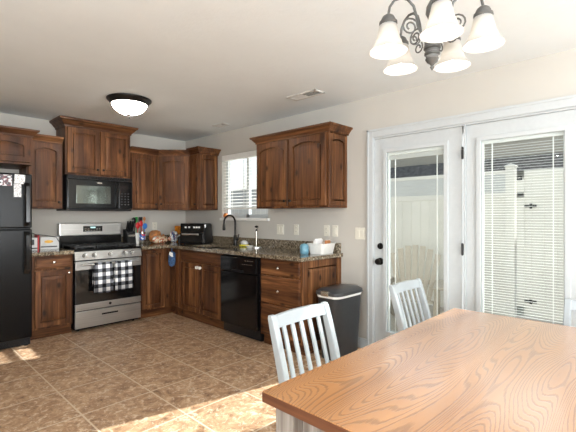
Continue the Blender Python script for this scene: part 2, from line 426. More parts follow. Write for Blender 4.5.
# jambs, mullion and casing
m = MB()
m.box(0.0, T, -3.300, DY1, 0, DZ); m.box(0.0, T, DY0, -4.967, 0, DZ); m.box(0.0, T, DY0, DY1, 2.022, DZ); m.box(-0.004, 0.10, -4.148, -4.137, 0, 2.022)
m.box(0.0, T, DY0, DY1, 0.0, 0.018)
m.build('trim_1', 'white_trim', kind='structure')
m = MB(); zc = 2.112
for y0, y1, z0, z1 in ((-3.300, -3.237, 0, zc), (-5.045, -4.972, 0, zc), (-4.972, -3.300, 2.035, zc)):
    m.box(-0.018, 0.0, y0, y1, z0, z1, 0.004)
m.box(-0.024, 0.0, -3.258, -3.237, 0, zc, 0.003); m.box(-0.024, 0.0, -5.045, -3.237, zc-0.02, zc, 0.003)
m.build('trim_2', 'white_trim', kind='structure')
MB().box(-0.014, 0, -3.235, -2.93, 0, 0.10, 0.004).build('baseboard_right', 'white_trim', kind='structure')
MB().box(-0.014, 0, YF, -5.05, 0, 0.10, 0.004).build('baseboard_right', 'white_trim', kind='structure')

# window blind
t = thing('window_blind', 'white two inch slat blind hanging in the window over the sink', 'blind', (0.03, -1.3775, WZ1))
hw = 0.447
MB().box(-0.04, 0.03, -hw, hw, -0.075, -0.004, 0.006).build('valance', 'slat_white', t)
m = MB(); zz = -0.105; ca, sa = math.cos(R(16)), math.sin(R(16))
while zz > -0.70:
    m.rings([[(-0.024*ca, yy, zz-0.024*sa), (0, yy, zz+0.002), (0.024*ca, yy, zz+0.024*sa), (0, yy, zz-0.001)] for yy in (-hw+0.01, hw-0.01)])
    zz -= 0.042
m.build('slats', 'slat_white', t)
MB().box(-0.024, 0.024, -hw+0.01, hw-0.01, -0.735, -0.715, 0.004).build('bottom_rail', 'slat_white', t)
m = MB()
for yy in (0.30, 0.0, -0.30):
    for xx in (-0.026, 0.026): m.box(xx-0.0015, xx+0.0015, yy-0.004, yy+0.004, -0.72, -0.07)
m.tube([(-0.034, 0.36, -0.07), (-0.036, 0.36, -0.5)], 0.002, 6); m.lathe([(0.003, 0.0), (0.007, -0.02), (0.003, -0.03)], (-0.036, 0.36, -0.5), 10)
m.build('cords', 'slat_white', t)

# ------------------------------------------------------------------ cabinets
def panel(m, x0, x1, z0, z1, yf, arch=0.0, stile=0.058, th=0.02):
    """raised-panel door: front at yf, thickness th behind it"""
    K = 10
    def loop(d, y):
        a0, a1 = x0+stile+d, x1-stile-d; b0, b1 = z0+stile+d, z1-stile-d
        hw_ = (a1-a0)/2; cx = (a0+a1)/2; ar = min(arch, hw_*0.8)
        pts = [(a0, y, b0), (a1, y, b0)]
        for i in range(K+1):
            u = 1-2*i/K
            pts.append((cx+hw_*u, y, b1-ar*(u*u)))
        return pts
    def outer(y, e=0.0):
        a0, a1 = x0+stile, x1-stile
        pts = [(x0+e, y, z0+e), (x1-e, y, z0+e)]
        for i in range(K+1):
            u = 1-2*i/K; X = (x0+x1)/2+(x1-x0-2*e)/2*u
            pts.append((X, y, z1-e))
        return pts
    Ls = [outer(yf+th), outer(yf+0.004), outer(yf, 0.004), loop(-0.004, yf), loop(-0.003, yf+0.018), loop(0.007, yf+0.018), loop(0.008, yf+0.005), loop(0.034, yf+0.001), loop(0.040, yf+0.0005)]
    V_ = [[m.bm.verts.new(p) for p in l] for l in Ls]; k_ = len(V_[0])
    for a_, b_ in zip(V_, V_[1:]):
        for i in range(k_): m.bm.faces.new((a_[i], a_[(i+1) % k_], b_[(i+1) % k_], b_[i]))
    m.bm.faces.new(V_[-1]); m.bm.faces.new(V_[0][::-1])
    return m
def knob(parent, x, z, yf, mat='nickel'):
    MB().lathe([(0.007, 0.0), (0.006, -0.010), (0.013, -0.016), (0.015, -0.022), (0.011, -0.028), (0.002, -0.030)], (x, yf, z), 14, 'y').build('knob', mat, parent, smooth=True)
def door(parent, x0, x1, z0, z1, yf, arch=0.0, kx=None, kz=None, kmat='nickel', stile=0.058):
    d = panel(MB(), x0, x1, z0, z1, yf, arch, stile).build('door', V, parent)
    if kx is not None: knob(d, kx, kz, yf, kmat)
    return d
def drawer(parent, x0, x1, z0, z1, yf, kn=True, name='drawer', kxs=None):
    m = MB(); e = 0.010
    def L(d, y): return [(x0+d, y, z0+d), (x1-d, y, z0+d), (x1-d, y, z1-d), (x0+d, y, z1-d)]
    m.rings([L(0, yf+0.02), L(0, yf+0.007), L(0.004, yf+0.004), L(0.012, yf+0.003), L(0.016, yf)])
    d = m.build(name, HZ, parent)
    if kn:
        for kx in (kxs or [(x0+x1)/2]): knob(d, kx, (z0+z1)/2, yf)
    return d
CROWN = [(0.0, -0.014), (0.009, -0.014), (0.011, 0.002), (0.018, 0.006), (0.042, 0.036), (0.055, 0.042), (0.058, 0.060), (0.0, 0.060)]
def crown(parent, path, z, sc=1.0, name='crown_molding'):
    """path: plan polyline (local xy), outward side = right of travel"""
    P = [Vector(p) for p in path]; loops = []
    for i, p in enumerate(P):
        ns = []
        if i > 0: d = (P[i]-P[i-1]).normalized(); ns.append(Vector((d.y, -d.x)))
        if i < len(P)-1: d = (P[i+1]-P[i]).normalized(); ns.append(Vector((d.y, -d.x)))
        nn = ns[0] if len(ns) == 1 else (ns[0]+ns[1])/(1+ns[0].dot(ns[1]))
        loops.append([(p.x+nn.x*o_*sc, p.y+nn.y*o_*sc, z+h_*sc) for o_, h_ in CROWN])
    return MB().rings(loops).build(name, HZ, parent)
ROT_R = -PI/2     # cabinets on the right wall: local -y faces the room (-x)

def upper(name, label, loc, rz, w_, d_, h_, doors, arch, cr_path, group=None, endpanel=None, crsc=1.0):
    t = thing(name, label, 'cabinet', loc, rz, group)
    yf = -d_
    MB().box(0, w_, yf+0.02, 0, 0, h_).build('carcass', V, t)
    k_ = len(doors)
    for i, (a_, b_) in enumerate(doors):
        if k_ == 1: kx = b_-0.03
        else: kx = b_-0.03 if i == 0 else a_+0.03
        door(t, a_, b_, 0.02, h_-0.025, yf, arch, kx, 0.075, 'dark_bronze')
    if endpanel:   # raised panel on the exposed end (local x = 0 or w)
        x_ = endpanel
        mm = panel(MB(), -d_+0.03, -0.015, 0.02, h_-0.025, 0.0, arch*0.6, 0.05, 0.012)
        for v in mm.bm.verts:
            q = v.co.copy(); v.co = Vector((x_+0.012-q.y, q.x, q.z))
        mm.build('end_panel', V, t)
    crown(t, cr_path, h_, crsc)
    return t
U_Z = 1.372
# over the fridge (deep)
upper('wall_cabinet', 'short deep wall cabinet above the black fridge', (-3.10, 0, 1.815), 0, 0.935, 0.60, 0.30, [(0.02, 0.46), (0.475, 0.915)], 0.035,
      [(0, -0.58), (0.935, -0.58), (0.935, 0)])
# narrow upper between fridge and microwave
upper('wall_cabinet', 'narrow single door wall cabinet above the left counter by the fridge', (-2.155, 0, U_Z), 0, 0.355, 0.33, 0.755, [(0.015, 0.340)], 0.028,
      [(0, -0.31), (0.353, -0.31)])
# raised pair above microwave
upper('wall_cabinet', 'higher set two door wall cabinet directly above the microwave', (-1.776, 0, 1.772), 0, 0.763, 0.345, 0.572, [(0.018, 0.378), (0.386, 0.746)], 0.0,
      [(0, 0), (0, -0.325), (0.763, -0.325), (0.763, 0)], crsc=1.3)
# single upper right of microwave
upper('wall_cabinet', 'single arched door wall cabinet right of the microwave', (-1.011, 0, U_Z), 0, 0.395, 0.33, 0.755, [(0.02, 0.375)], 0.022,
      [(0.002, -0.31), (0.395, -0.31)])
# diagonal corner
t = thing('corner_wall_cabinet', 'diagonal corner wall cabinet with knotty arched door', 'cabinet', (0, 0, U_Z))
hh = 0.755
MB().prism([(-0.614, 0), (0, 0), (0, -0.614), (-0.31, -0.614), (-0.614, -0.31)], 0, hh).build('carcass', V, t)
L_ = math.hypot(0.304, 0.304); mm = panel(MB(), 0.012, L_-0.012, 0.02, hh-0.025, -0.02, 0.026)
A = Vector((-0.614, -0.31, 0)); ux = Vector((0.304, -0.304, 0)).normalized(); uy = Vector((0.7071, 0.7071, 0))
for v in mm.bm.verts: q = v.co.copy(); v.co = A+ux*q.x+uy*q.y+Vector((0, 0, q.z))
dd = mm.build('door', V, t)
kp = A+ux*0.05+uy*(-0.02)
MB().sphere((kp.x-0.012, kp.y-0.012, 0.08), 0.013).build('knob', 'dark_bronze', dd, smooth=True)
crown(t, [(-0.614, -0.31), (-0.31, -0.614)], hh)
# small upper on the right wall beside the window
upper('wall_cabinet', 'slim wall cabinet with light catching end panel left of the window', (0, -0.618, U_Z), ROT_R, 0.205, 0.33, 0.765, [(0.012, 0.193)], 0.02,
      [(0, -0.31), (0.217, -0.31), (0.217, 0)], endpanel=0.205, crsc=1.1)
# pair right of the window
upper('wall_cabinet', 'two door arched wall cabinet between window and patio doors', (0, -1.975, U_Z), ROT_R, 1.018, 0.33, 0.738, [(0.018, 0.498), (0.520, 1.000)], 0.034,
      [(0, 0), (0, -0.31), (1.030, -0.31), (1.030, 0)], endpanel=1.018, crsc=1.0)

BD = 0.615; CT0, CT1 = 0.8765, 0.914
def base_body(t, w_, end=False):
    MB().box(0, w_, -BD+0.02, -0.0015, 0.105, CT0-0.001).build('carcass', V, t)
    MB().box(0.0, w_, -BD+0.065, -0.02, 0.0, 0.105).build('toe_kick', HZ, t)
# left base
t = thing('base_cabinet', 'single door base cabinet between fridge and range with one drawer', 'cabinet', (-2.185, 0, 0))
base_body(t, 0.40)
drawer(t, 0.035, 0.385, 0.735, 0.862, -BD); door(t, 0.035, 0.385, 0.125, 0.715, -BD, 0, 0.355, 0.675)
# corner base
t = thing('corner_base_cabinet', 'L shaped corner base cabinet with two narrow door leaves', 'cabinet', (0, 0, 0))
f_ = -BD+0.02
MB().prism([(-1.008, -0.0015), (-0.0015, -0.0015), (-0.0015, -0.865), (f_, -0.865), (f_, f_), (-1.008, f_)], 0.105, CT0-0.001).build('carcass', V, t)
g_ = -BD+0.065
MB().prism([(-1.008, -0.02), (-0.02, -0.02), (-0.02, -0.865), (g_, -0.865), (g_, g_), (-1.008, g_)], 0, 0.105).build('toe_kick', HZ, t)
door(t, -0.992, -0.70, 0.125, 0.862, -BD, 0, None, None, stile=0.05)
mm = panel(MB(), 0.675, 0.857, 0.125, 0.862, -BD, 0, 0.045)
for v in mm.bm.verts: q = v.co.copy(); v.co = Vector((q.y, -q.x, q.z))
mm.build('door', V, t)
# sink base
t = thing('sink_base_cabinet', 'two door sink base cabinet under the faucet with white child latch', 'cabinet', (-0.0015, -0.867, 0), ROT_R)
m = MB(); m.box(0, 0.018, -BD+0.02, 0, 0.105, CT0-0.001); m.box(0.862, 0.880, -BD+0.02, 0, 0.105, CT0-0.001); m.box(0.018, 0.862, -BD+0.02, 0, 0.105, 0.123)
m.box(0.018, 0.862, -BD+0.02, -BD+0.038, 0.123, CT0-0.001); m.build('carcass', V, t)
MB().box(0.0, 0.880, -BD+0.065, -0.02, 0.0, 0.105).build('toe_kick', HZ, t)
drawer(t, 0.02, 0.860, 0.735, 0.862, -BD, False, 'false_front')
door(t, 0.02, 0.436, 0.125, 0.715, -BD, 0, 0.41, 0.675, 'white_plastic'); door(t, 0.444, 0.860, 0.125, 0.715, -BD, 0, 0.47, 0.675, 'white_plastic')
m = MB(); m.tube([(0.40, -BD-0.030, 0.675), (0.44, -BD-0.038, 0.682), (0.48, -BD-0.030, 0.675)], 0.008, 8)
m.box(0.395, 0.425, -BD-0.040, -BD-0.012, 0.66, 0.692, 0.006); m.box(0.455, 0.485, -BD-0.040, -BD-0.012, 0.66, 0.692, 0.006)
m.build('child_latch', 'white_plastic', t, label='white plastic child latch')
# drawer base
t = thing('drawer_base_cabinet', 'three drawer base cabinet with panelled end beside the grey bin', 'cabinet', (0, -2.359, 0), ROT_R)
base_body(t, 0.555)
for z0, z1 in ((0.715, 0.862), (0.435, 0.700), (0.125, 0.420)): drawer(t, 0.015, 0.540, z0, z1, -BD)
mm = panel(MB(), -BD+0.02, -0.004, 0.105, CT0-0.004, 0, 0, 0.07, 0.012)
for v in mm.bm.verts: q = v.co.copy(); v.co = Vector((0.567-q.y-0.0, q.x, q.z))
mm.build('end_panel', V, t)

# countertop with undermount sink cut-out (L) and small left counter
CX = -0.645
t = thing('countertop', 'speckled brown granite L shaped countertop with backsplash', 'countertop', (0, 0, CT0))
h_ = CT1-CT0; SY0, SY1, SX0, SX1 = -1.66, -0.96, -0.53, -0.13
m = MB()
e_ = -0.0015
m.box(-1.008, e_, CX, e_, 0, h_); m.box(CX, e_, SY1, CX, 0, h_); m.box(CX, SX0, SY0, SY1, 0, h_); m.box(SX1, e_, SY0, SY1, 0, h_)
m.box(CX, e_, -2.945, SY0, 0, h_)
m.build('slab', 'granite', t)
m = MB(); m.box(-1.008, e_, -0.022, e_, h_, h_+0.10, 0.002); m.box(-0.022, e_, -2.92, -0.022, h_, h_+0.10, 0.002); m.build('backsplash', 'granite', t)
s_ = MB(); b0 = -0.19
s_.box(SX0-0.01, SX1+0.01, SY0-0.01, SY1+0.01, b0-0.006, b0)
for q in ((SX0-0.01, SX0, SY0-0.01, SY1+0.01), (SX1, SX1+0.01, SY0-0.01, SY1+0.01), (SX0, SX1, SY0-0.01, SY0), (SX0, SX1, SY1, SY1+0.01)): s_.box(*q, b0, 0)
s_.build('sink_basin', 'dark_bronze', t)
t = thing('countertop', 'small granite countertop between fridge and range', 'countertop', (-2.185, 0, CT0))
MB().box(0, 0.40, CX, 0, 0, h_, 0.003).build('slab', 'granite', t)
MB().box(0, 0.40, -0.022, 0, h_, h_+0.10, 0.002).build('backsplash', 'granite', t)

# ------------------------------------------------------------------ appliances
# refrigerator
t = thing('refrigerator', 'black top freezer refrigerator at the left edge of the kitchen', 'fridge', (-2.99, 0, 0))
W = 0.785
MB().box(0, W, -0.68, -0.03, 0.02, 1.70, 0.006).build('cabinet', 'pebbled_black', t)
fd = MB().box(0, W, -0.75, -0.685, 1.172, 1.705, 0.012).build('freezer_door', 'pebbled_black', t)
rd = MB().box(0, W, -0.75, -0.685, 0.085, 1.160, 0.012).build('fridge_door', 'pebbled_black', t)
def fh(parent, z0, z1):
    m = MB(); m.rings([[(W-0.075, -0.752, z), (W-0.075, -0.752-d, z), (W-0.062, -0.765-d, z), (W-0.032, -0.765-d, z), (W-0.025, -0.752-d, z), (W-0.025, -0.752, z)] for z, d in ((z0, 0.004), (z0+0.04, 0.04), (z1-0.04, 0.04), (z1, 0.004))])
    m.build('handle', 'black_gloss', parent, smooth=True)
fh(fd, 1.19, 1.62); fh(rd, 0.72, 1.14)
m = MB(); m.box(0.01, W-0.01, -0.725, -0.69, 0.012, 0.078, 0.004)
for i in range(5): m.box(0.03, W-0.03, -0.730, -0.72, 0.02+i*0.011, 0.026+i*0.011)
m.build('base_grille', 'black_plastic', t)
MB().lathe([(0.018, 0.0), (0.022, 0.02)], (W-0.04, -0.70, 0.0), 12).build('foot', 'black_plastic', t)
# papers held on the freezer door
def paper(name, label, x0, x1, z0, z1, mat, y=-0.7515, tilt=0.0):
    o = MB().box(-(x1-x0)/2, (x1-x0)/2, -0.0016, 0.0, -(z1-z0)/2, (z1-z0)/2).build(name, mat)
    o.location = ((x0+x1)/2, y, (z0+z1)/2); o.rotation_euler = (0, tilt, 0)
    return tag(o, label, 'paper')
paper('paper_sheet', 'white printed picture sheet at far left on the freezer door', -2.50, -2.375, 1.58, 1.685, 'photo_print')
paper('paper_sheet', 'white paper card high on the freezer door nearest the handle', -2.355, -2.268, 1.605, 1.695, 'note_print', -0.7525, 0.05)
paper('paper_sheet', 'narrow white printed list hanging low on the freezer door', -2.360, -2.298, 1.475, 1.602, 'note_print', -0.7515)

# range
t = thing('range', 'stainless steel gas range with black cooktop between base cabinets', 'stove', (-1.776, 0, 0))
W = 0.755
MB().box(0.004, W-0.004, -0.60, -0.04, 0.05, 0.895).build('body', 'black_plastic', t)
for x in (0.06, W-0.06): MB().lathe([(0.016, 0), (0.02, 0.05)], (x, -0.55, 0), 12).build('foot', 'black_plastic', t)
m = MB(); m.prism([(-0.63, 0.895), (-0.03, 0.895), (-0.03, 0.915), (-0.615, 0.918), (-0.63, 0.912)], 0.0, W, 'x'); m.build('cooktop', 'black_gloss', t)
for x0, x1 in ((0.03, 0.245), (0.258, 0.497), (0.51, 0.725)):
    m = MB(); z = 0.945
    for y in (-0.56, -0.46, -0.34, -0.22, -0.12): m.box(x0, x1, y-0.006, y+0.006, z-0.012, z+0.002)
    for x in (x0+0.006, (x0+x1)/2, x1-0.006): m.box(x-0.006, x+0.006, -0.57, -0.11, z-0.010, z+0.003)
    for x in (x0+0.01, x1-0.01):
        for y in (-0.56, -0.12): m.box(x-0.007, x+0.007, y-0.007, y+0.007, 0.914, z-0.008)
    m.build('burner_grate', 'black_iron', t)
for x in (0.135, 0.377, 0.618):
    for y in ((-0.47, -0.22) if x != 0.377 else (-0.34,)):
        MB().lathe([(0.05, 0.914), (0.05, 0.922), (0.035, 0.924), (0.035, 0.932), (0.002, 0.934)], (x, y, 0), 18).build('burner', 'black_iron', t)
MB().prism([(-0.655, 0.800), (-0.60, 0.800), (-0.60, 0.893), (-0.632, 0.893)], 0.0, W, 'x').build('control_panel', 'stainless', t)
for x in (0.105, 0.205, 0.385, 0.555, 0.64):
    MB().lathe([(0.029, 0.004), (0.029, -0.003), (0.001, -0.003)], (x, -0.645, 0.846), 18, 'y').build('knob_ring', 'black_plastic', t)
    m = MB(); m.lathe([(0.024, 0), (0.024, -0.006), (0.019, -0.010), (0.018, -0.030), (0.014, -0.034), (0.001, -0.034)], (x, -0.645, 0.846), 18, 'y')
    m.box(x-0.004, x+0.004, -0.686, -0.672, 0.828, 0.864, 0.002); m.build('knob', 'black_gloss' if False else 'stainless', t, smooth=True)
# oven door
dr = MB().box(0.004, W-0.004, -0.645, -0.605, 0.300, 0.772, 0.005).build('oven_door', 'oven_glass', t)
MB().box(0.004, W-0.004, -0.650, -0.606, 0.690, 0.785, 0.004).build('door_top_trim', 'stainless', dr)
MB().box(0.004, W-0.004, -0.650, -0.606, 0.240, 0.312, 0.004).build('door_bottom_trim', 'stainless', dr)
MB().lathe([(0.016, 0), (0.016, -0.002), (0.001, -0.002)], (W/2, -0.650, 0.280), 20, 'y').build('round_badge', 'black_plastic', dr)
MB().box(0.12, W-0.12, -0.6462, -0.644, 0.36, 0.60, 0.001).build('oven_window', 'oven_glass', dr)
m = MB(); m.tube([(0.05, -0.705, 0.750), (W-0.05, -0.705, 0.750)], 0.0115, 14)
for x in (0.075, W-0.075): m.bar((x, -0.648, 0.750), (x, -0.703, 0.750), 0.016, 0.022)
m.build('oven_handle', 'stainless', dr, smooth=True)
sd = MB().box(0.004, W-0.004, -0.645, -0.605, 0.045, 0.228, 0.005).build('storage_drawer', 'stainless', t)
MB().box(0.285, 0.47, -0.6475, -0.640, 0.160, 0.178, 0.002).build('drawer_pull', 'black_plastic', sd)
MB().box(0.02, W-0.02, -0.60, -0.10, 0.02, 0.05).build('kick_plate', 'black_plastic', t)
MB().box(0.008, W-0.008, -0.10, -0.03, 0.915, 1.045, 0.003).build('rear_riser', 'black_gloss', t)
bgd = MB().box(0.004, W-0.004, -0.105, -0.03, 1.045, 1.205, 0.012).build('backguard', 'stainless', t)
dp = MB().box(0.27, 0.50, -0.1075, -0.10, 1.095, 1.165, 0.002).build('control_display', 'black_gloss', bgd)
m = MB()
for i in range(6):
    for z in (1.108, 1.128):
        if not (2 <= i <= 3 and z > 1.12): m.box(0.29+i*0.034, 0.306+i*0.034, -0.1082, -0.107, z, z+0.006)
m.build('touch_keys', 'nickel', dp)
MB().box(0.355, 0.415, -0.1083, -0.107, 1.138, 1.156).build('clock_digits', 'display_glow', dp)

# towels over the oven handle
def towel(x0, x1, zlow, label, rz):
    m = MB(); cols = 13; path = [(0.030, -0.26), (0.017, -0.12), (0.0135, 0.0)] + [(0.0135*math.cos(a_), 0.0135*math.sin(a_)) for a_ in [PI*i/8 for i in range(1, 8)]] + [(-0.0135, 0.0), (-0.018, -0.10), (-0.020, zlow*0.6), (-0.022, zlow)]
    P = [[None]*cols for _ in path]
    for j, (yy, z) in enumerate(path):
        for i in range(cols):
            u = i/(cols-1); x = (x0+x1)/2+(u-0.5)*(x1-x0)*(1.0-0.10*(1 if z > -0.02 else 0)+0.0*u)
            amp = min(1, abs(min(z, 0))/0.12); wv = 0.006*math.sin(u*13+x0*40)*amp
            s_ = -1 if yy < 0 else 0.3
            P[j][i] = m.bm.verts.new((x, yy+s_*abs(wv)*1.0, z+0.004*math.sin(u*5+x0*9)*(1 if z < -0.2 else 0)))
    for j in range(len(path)-1):
        for i in range(cols-1): m.bm.faces.new((P[j][i], P[j][i+1], P[j+1][i+1], P[j+1][i]))
    o = m.build('dish_towel', 'plaid', None, smooth=True, solid=0.003)
    o.location = (-1.776, -0.705, 0.752); o.rotation_euler = (0, 0, 0)
    return tag(o, label, 'towel', None)
towel(0.170, 0.380, -0.325, 'black and white plaid towel on the oven handle, the left one of the pair', 0)
towel(0.402, 0.612, -0.320, 'black and white plaid towel on the oven handle, the one nearer the corner', 0)

# microwave
t = thing('microwave', 'black over the range microwave with grey window', 'microwave', (-1.776, 0, 1.352))
W = 0.763; D = 0.395; HH = 0.413
MB().box(0.002, W-0.002, -D+0.03, 0, 0.0, HH, 0.003).build('case', 'black_plastic', t)
dr = MB().box(0.004, 0.585, -D, -D+0.032, 0.03, HH-0.045, 0.006).build('door', 'black_gloss', t)
MB().box(0.095, 0.485, -D-0.003, -D+0.002, 0.085, 0.295, 0.002).build('door_window', 'microwave_glass', dr)
MB().box(0.33, 0.385, -D-0.002, -D+0.001, 0.325, 0.343, 0.001).build('brand_plate', 'nickel', dr)
m = MB(); m.rings([[(0.545, -D, z), (0.545, -D-d, z), (0.566, -D-d, z), (0.566, -D, z)] for z, d in ((0.05, 0.003), (0.08, 0.03), (0.315, 0.03), (0.345, 0.003))]); m.build('handle', 'black_gloss', dr, smooth=True)
cp = MB().box(0.588, W-0.004, -D, -D+0.032, 0.03, HH-0.045, 0.006).build('control_panel', 'black_gloss', t)
for r_ in range(5):
    for c_ in range(3): MB().box(0.615+c_*0.042, 0.633+c_*0.042, -D-0.0015, -D+0.001, 0.075+r_*0.034, 0.086+r_*0.034).build('key', 'key_grey', cp)
MB().box(0.61, 0.735, -D-0.0015, -D+0.001, 0.275, 0.315).build('display', 'oven_glass', cp)
m = MB(); m.box(0.004, W-0.004, -D+0.002, -D+0.03, HH-0.042, HH-0.002, 0.003)
for i in range(3): m.box(0.03, W-0.03, -D-0.002, -D+0.003, HH-0.036+i*0.011, HH-0.031+i*0.011)
m.build('vent_grille', 'black_plastic', t)

# dishwasher
t = thing('dishwasher', 'glossy black dishwasher under the counter between sink base and drawers', 'dishwasher', (0, -1.7515, 0), ROT_R)
W = 0.603
MB().box(0.002, W, -0.60, -0.03, 0.03, 0.872).build('tub', 'black_plastic', t)
MB().box(0.004, W-0.004, -0.645, -0.60, 0.130, 0.690, 0.006).build('door', 'black_gloss', t)
cp = MB().box(0.004, W-0.004, -0.650, -0.60, 0.698, 0.862, 0.008).build('control_panel', 'black_gloss', t)
MB().box(0.20, 0.40, -0.655, -0.645, 0.700, 0.722, 0.004).build('pocket_handle', 'black_plastic', cp)
for i in range(5): MB().box(0.37+i*0.036, 0.392+i*0.036, -0.6515, -0.649, 0.785, 0.792).build('button_mark', 'nickel', cp)
for i in range(4): MB().box(0.42+i*0.036, 0.442+i*0.036, -0.6515, -0.649, 0.822, 0.832).build('button_mark', 'nickel', cp)
MB().box(0.01, W-0.01, -0.575, -0.54, 0.012, 0.125, 0.003).build('kick_plate', 'black_plastic', t)
for x in (0.05, W-0.05): MB().lathe([(0.015, 0), (0.015, 0.03)], (x, -0.52, 0), 10).build('foot', 'black_plastic', t)

# ------------------------------------------------------------------ things on the counters
Z = CT1+0.0008
# faucet
t = thing('faucet', 'dark bronze gooseneck pull down faucet behind the sink', 'faucet', (-0.075, -1.30, Z))
m = MB(); m.lathe([(0.030, 0), (0.030, 0.008), (0.024, 0.014), (0.022, 0.12), (0.017, 0.13)], (0, 0, 0), 18); m.build('base', 'dark_bronze', t, smooth=True)
pts = [(0, 0, 0.10), (0, 0, 0.29)] + [(-0.09+0.09*math.cos(a_), 0, 0.29+0.095*math.sin(a_)) for a_ in [PI*i/12 for i in range(1, 12)]] + [(-0.18, 0, 0.275)]
MB().tube(pts, 0.0125, 12).build('spout', 'dark_bronze', t, smooth=True)
MB().lathe([(0.013, 0.0), (0.017, -0.02), (0.020, -0.07), (0.016, -0.085)], (-0.18, 0, 0.28), 16).build('spray_head', 'dark_bronze', t, smooth=True)
m = MB(); m.lathe([(0.013, 0), (0.013, -0.03)], (0, -0.02, 0.075), 12, 'y'); m.bar((0, -0.048, 0.078), (0.012, -0.062, 0.145), 0.012, 0.012); m.build('lever', 'dark_bronze', t, smooth=True)

# air fryer facing the room
t = thing('air_fryer', 'black counter air fryer with steel handle in the corner beside the sink', 'air fryer', (-0.262, -0.705, Z), R(-58))
def rbox(m, hx, hy, z0, z1, r_, taper=0.0, seg=6):
    loops = []
    for z, k_ in ((z0, 0), (z0+(z1-z0)*0.06, 0), (z1-(z1-z0)*0.08, 1), (z1, 1)):
        sh = taper*k_ + (0.012 if z in (z0, z1) else 0)
        l = []
        for cx, cy, a0 in ((hx-r_, hy-r_, 0), (-hx+r_, hy-r_, 90), (-hx+r_, -hy+r_, 180), (hx-r_, -hy+r_, 270)):
            for i in range(seg+1):
                a_ = R(a0+90*i/seg); rr = max(r_-sh*0.5, 0.004); f = (hx-sh)/hx
                l.append((cx*f+rr*math.cos(a_), cy*f+rr*math.sin(a_), z))
        loops.append(l)
    return m.rings(loops)
rbox(MB(), 0.185, 0.15, 0.008, 0.275, 0.04, 0.012).build('body', 'black_plastic', t, smooth=True)
m = MB(); m.prism([(-0.130, 0.277), (-0.146, 0.267), (-0.152, 0.165), (-0.125, 0.165), (-0.10, 0.277)], -0.165, 0.165, 'x'); pn = m.build('display_panel', 'black_gloss', t)
m = MB()
for x in (-0.10, -0.05, 0.02, 0.055, 0.09): m.box(x, x+0.024, -0.1545, -0.147, 0.215, 0.236)
m.build('display_marks', 'paper_white', pn)
MB().box(-0.168, 0.168, -0.162, -0.13, 0.02, 0.155, 0.012).build('basket_drawer', 'black_gloss', t)
m = MB(); m.box(-0.12, 0.12, -0.215, -0.195, 0.125, 0.147, 0.006); m.box(-0.02, 0.02, -0.20, -0.155, 0.126, 0.145, 0.003); m.build('drawer_handle', 'chrome', t)
for x in (-0.13, 0.13):
    for y in (-0.1, 0.1): MB().lathe([(0.012, 0), (0.012, 0.012)], (x, y, 0), 10).build('foot', 'black_plastic', t)

# bread bags, blue bag, orange pack near the corner
def bag(name, label, cat, loc, size, mat, rz=0.0, clip=None):
    t = thing(name, label, cat, loc, rz)
    m = MB(); sx, sy, sz = size; rg, sg = 10, 18; loops = []
    for j in range(rg+1):
        u = -1+2*j/rg; pr = (1-abs(u)**3.2)**0.5 if abs(u) < 1 else 0.04
        pr = max(pr, 0.10)
        l = []
        for i in range(sg):
            a_ = 2*PI*i/sg; c_, s_ = math.cos(a_), math.sin(a_)
            k_ = 1/max(abs(c_)**3+abs(s_)**3, 1e-6)**(1/3)
            wob = 1+0.05*math.sin(5*a_+j*1.7+loc[0]*30)
            l.append((u*sx/2, c_*k_*sy/2*pr*wob, max(sz/2+s_*k_*sz/2*pr*wob, 0.001)))
        loops.append(l)
    m.rings(loops); m.build('wrapper', mat, t, smooth=True)
    m = MB(); m.lathe([(0.006, 0.0), (0.010, 0.012), (0.030, 0.045), (0.026, 0.048), (0.004, 0.02)], (sx/2-0.004, 0, sz/2), 12, 'x'); m.build('tied_end', mat, t, smooth=True)
    return t
bag('bread_loaf', 'bagged bread loaf lying in front at the back corner of the counter', 'bread', (-0.585, -0.300, Z), (0.25, 0.11, 0.105), 'bread_print', R(12))
bag('bread_loaf', 'bagged brown loaf leaning on the backsplash behind the front loaf', 'bread', (-0.555, -0.110, Z), (0.18, 0.10, 0.175), 'bread_crust', 0)
bag('bread_loaf', 'white and blue bread bag next to the orange packet', 'bread', (-0.325, -0.215, Z), (0.12, 0.08, 0.16), 'blue_print', R(-10))
t = thing('snack_packet', 'orange snack packet standing by the air fryer', 'packet', (-0.155, -0.095, Z), R(-10))
m = MB(); m.rings([[(-0.07*a_, -0.03*b_, z), (0.07*a_, -0.03*b_, z), (0.075*a_, 0, z), (0.07*a_, 0.03*b_, z), (-0.07*a_, 0.03*b_, z), (-0.075*a_, 0, z)] for z, a_, b_ in ((0, 0.95, 0.9), (0.03, 1, 1.2), (0.14, 1, 1), (0.195, 1, 0.25), (0.215, 1.03, 0.08))])
m.build('pouch', 'orange_pack', t, smooth=True); MB().box(-0.075, 0.075, -0.004, 0.004, 0.215, 0.227, 0.001).build('sealed_edge', 'orange_pack', t)
t = thing('jar', 'small dark jar with white cap before the orange packet', 'jar', (-0.275, -0.300, Z))
MB().lathe([(0.026, 0), (0.028, 0.01), (0.028, 0.075), (0.02, 0.09)], (0, 0, 0), 18).build('body', 'dark_bronze', t, smooth=True); MB().lathe([(0.022, 0.088), (0.022, 0.108), (0.001, 0.109)], (0, 0, 0), 18).build('cap', 'white_plastic', t, smooth=True)

